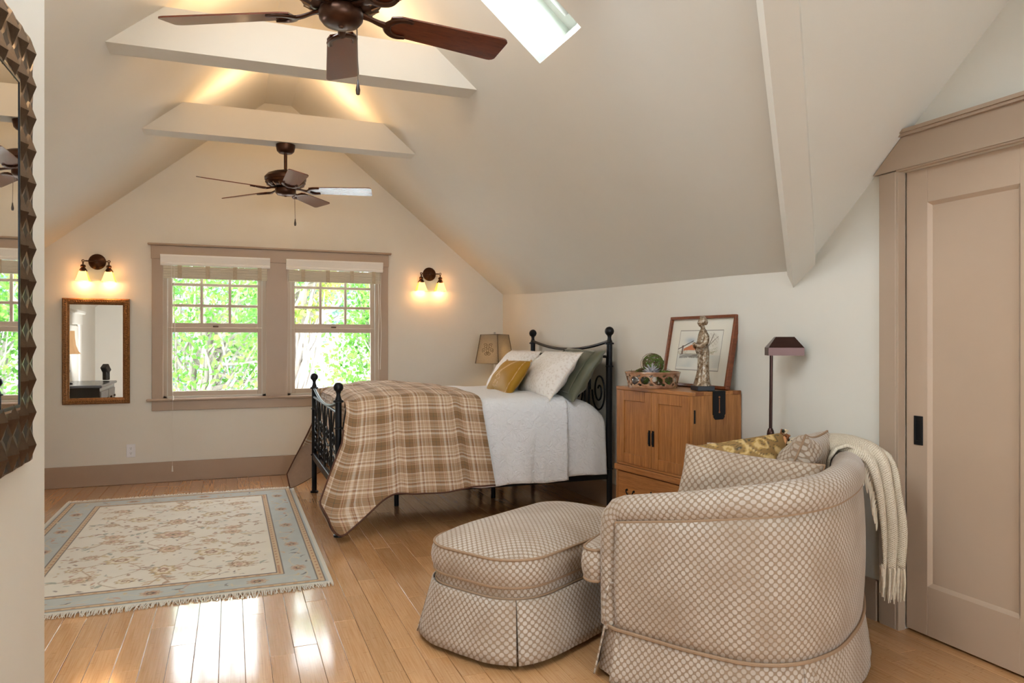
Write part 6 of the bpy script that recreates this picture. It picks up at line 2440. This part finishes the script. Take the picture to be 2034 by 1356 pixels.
def palmette(cx, cy, r, rot, cols):
    si, sj = local(cx, cy, r * 1.4)
    x, y = U[si, sj] - cx, V[si, sj] - cy
    xr_, yr_ = x * math.cos(rot) + y * math.sin(rot), -x * math.sin(rot) + y * math.cos(rot)
    a = np.arctan2(yr_, xr_)
    d = np.hypot(xr_ * 1.0, yr_ * 1.25) / r
    edge_ = 1 + 0.13 * np.cos(9 * a)
    sub = C[si, sj]
    for lim, col in cols:
        sub = blend(sub, 0.92 * (d < lim * edge_), col)
    sub = blend(sub, 0.5 * ((np.abs(d - edge_) < 0.06)), BRN)
    C[si, sj] = sub


def leaf(cx, cy, L_, w, rot, col, curve=0.6):
    si, sj = local(cx, cy, L_ * 1.2)
    x, y = U[si, sj] - cx, V[si, sj] - cy
    xr_, yr_ = x * math.cos(rot) + y * math.sin(rot), -x * math.sin(rot) + y * math.cos(rot)
    yr_ = yr_ - curve * (xr_ ** 2) / L_
    m = (np.abs(xr_) < L_ / 2) & (np.abs(yr_) < w * (1 - (2 * xr_ / L_) ** 2))
    C[si, sj] = blend(C[si, sj], 0.8 * m, col)


def vine(pts, wd, col):
    p = catmull(np.array(pts), 60)
    for i in range(59):
        si, sj = local(*((p[i] + p[i + 1]) / 2), 0.05)
        d = seg_d(U[si, sj], V[si, sj], p[i], p[i + 1])
        C[si, sj] = blend(C[si, sj], 0.75 * (d < wd), col)
    return p


PC = [[(1.0, TAN), (0.72, (222, 200, 168)), (0.5, ROSE), (0.28, GOLD), (0.12, DK)], [(1.0, (206, 184, 152)), (0.7, BRN), (0.5, (226, 206, 176)), (0.25, ROSE)], [(1.0, GOLD), (0.75, (228, 214, 190)), (0.45, BRN), (0.2, (226, 210, 186))]]
rq = np.random.default_rng(77)
fx, fy = rw / 2 - 0.30, rh / 2 - 0.30
for sx_ in (-1, 1):
    for sy_ in (-1, 1):
        for pts in ([(0, 0.0), (0.14, 0.16), (0.05, 0.34), (0.22, 0.52), (0.12, 0.74), (0.3, 0.92), (0.2, fy)],
                    [(0.05, 0.34), (0.3, 0.30), (0.42, 0.46), (fx, 0.40)], [(0.22, 0.52), (0.42, 0.62), (0.36, 0.82), (fx, 0.86)],
                    [(0.14, 0.16), (0.36, 0.06), (0.46, 0.18), (fx, 0.1)], [(0.12, 0.74), (-0.0, 0.86), (0.05, fy)]):
            p = vine([(sx_ * a, sy_ * c) for a, c in pts], 0.0042, (176, 146, 112))
            for i in range(4, 58, 5):
                t_ = p[i + 1] - p[i]
                an = math.atan2(t_[1], t_[0]) + rq.choice([-1, 1]) * rq.uniform(0.6, 1.3)
                c_ = p[i] + 0.028 * np.array([math.cos(an), math.sin(an)])
                if abs(c_[0]) < fx + 0.02 and abs(c_[1]) < fy + 0.02:
                    leaf(*c_, rq.uniform(0.04, 0.085), rq.uniform(0.008, 0.015), an, [TAN, BRN, GOLD, (196, 160, 130), SAGE][rq.integers(5)], rq.uniform(-0.8, 0.8))
        for (a, c, r) in ((0.0, 0.36, 0.075), (0.36, 0.06, 0.06), (0.24, 0.52, 0.085), (0.42, 0.40, 0.05), (0.0, 0.80, 0.08), (0.40, 0.84, 0.07), (0.22, 0.24, 0.05), (0.17, 0.94, 0.05), (0.46, 0.64, 0.045)):
            palmette(sx_ * a, sy_ * c, r, rq.uniform(0, 6.28) * 0 + (PI / 2 if a < 0.1 else 0.3 * sx_ * sy_), PC[int(a * 50 + c * 10) % 3])
palmette(0, 0, 0.11, 0, PC[0])
# scattered small sprigs in the field
for i in range(330):
    a, c = rq.uniform(-fx, fx), rq.uniform(-fy, fy)
    leaf(a, c, rq.uniform(0.02, 0.05), rq.uniform(0.004, 0.009), rq.uniform(0, 6.28), [TAN, BRN, GOLD, ROSE, SAGE, (120, 96, 84)][rq.integers(6)], rq.uniform(-1, 1))
# border motifs
bm_ = 0.153
per = []
for v in np.arange(-rh / 2 + bm_, rh / 2 - bm_ + 0.01, 0.17):
    per += [(-rw / 2 + bm_, v, PI / 2), (rw / 2 - bm_, v, PI / 2)]
for u in np.arange(-rw / 2 + bm_ + 0.17, rw / 2 - bm_ - 0.1, 0.17):
    per += [(u, -rh / 2 + bm_, 0), (u, rh / 2 - bm_, 0)]
for i, (a, c, ro) in enumerate(per):
    if i % 3 == 0:
        palmette(a, c, 0.05, ro, [(1.0, (196, 168, 138)), (0.7, (170, 128, 100)), (0.4, DK), (0.2, GOLD)])
    else:
        for q_ in range(4):
            leaf(a + rq.uniform(-0.06, 0.06), c + rq.uniform(-0.06, 0.06), rq.uniform(0.04, 0.08), rq.uniform(0.005, 0.010), rq.uniform(0, 6.28), [(200, 168, 130), (190, 140, 110), GOLD, (206, 190, 160), (90, 80, 80)][rq.integers(5)], rq.uniform(-1.2, 1.2))
for sgn in (-1, 1):
    vine([(sgn * (rw / 2 - bm_) + 0.04 * math.sin(k_ * 1.3), v) for k_, v in enumerate(np.linspace(-rh / 2 + 0.1, rh / 2 - 0.1, 26))], 0.0035, (206, 190, 160))
    vine([(u, sgn * (rh / 2 - bm_) + 0.04 * math.sin(k_ * 1.3)) for k_, u in enumerate(np.linspace(-rw / 2 + 0.1, rw / 2 - 0.1, 18))], 0.0035, (206, 190, 160))
Z = 0.009 + 0.0006 * smooth_noise(U, V, 8, 3)
b = MB()
b.grid(np.stack([gx, gy, Z], 2))
rim = np.array([[(RXA, RYA), (RXB, RYA), (RXB, RYB), (RXA, RYB)]])[0]
o = b.build('pile', colmat('wool_pile', 0.95, bump=0.25, bscale=420, sheen=0.25, spec=0.1), rg_, world=True, recalc=False, smooth=True, ang=80)
vcol(o, C)
MB().box(((RXA + RXB) / 2, (RYA + RYB) / 2, 0.0045), (rw, rh, 0.0075)).build('backing', mat('rug_backing', rgb(206, 196, 178), 0.95), rg_, world=True, smooth=False)
b = MB()
r_ = np.random.default_rng(14)
for ye, sg in ((RYA, -1), (RYB, 1)):
    for xx in np.arange(RXA + 0.004, RXB, 0.0055):
        ln = 0.045 + 0.02 * r_.uniform() + 0.012 * math.sin(xx * 9)
        sw = r_.normal() * 0.012
        b.tube(np.array([(xx, ye - sg * 0.004, 0.008), (xx + sw * 0.4, ye + sg * ln * 0.5, 0.009 + 0.004 * r_.uniform()), (xx + sw, ye + sg * ln, 0.003)]), [0.0024, 0.0026, 0.0014], 5)
b.build('fringe', mat('ivory_fringe', rgb(226, 216, 200), 0.95), rg_, world=True, kind='stuff')
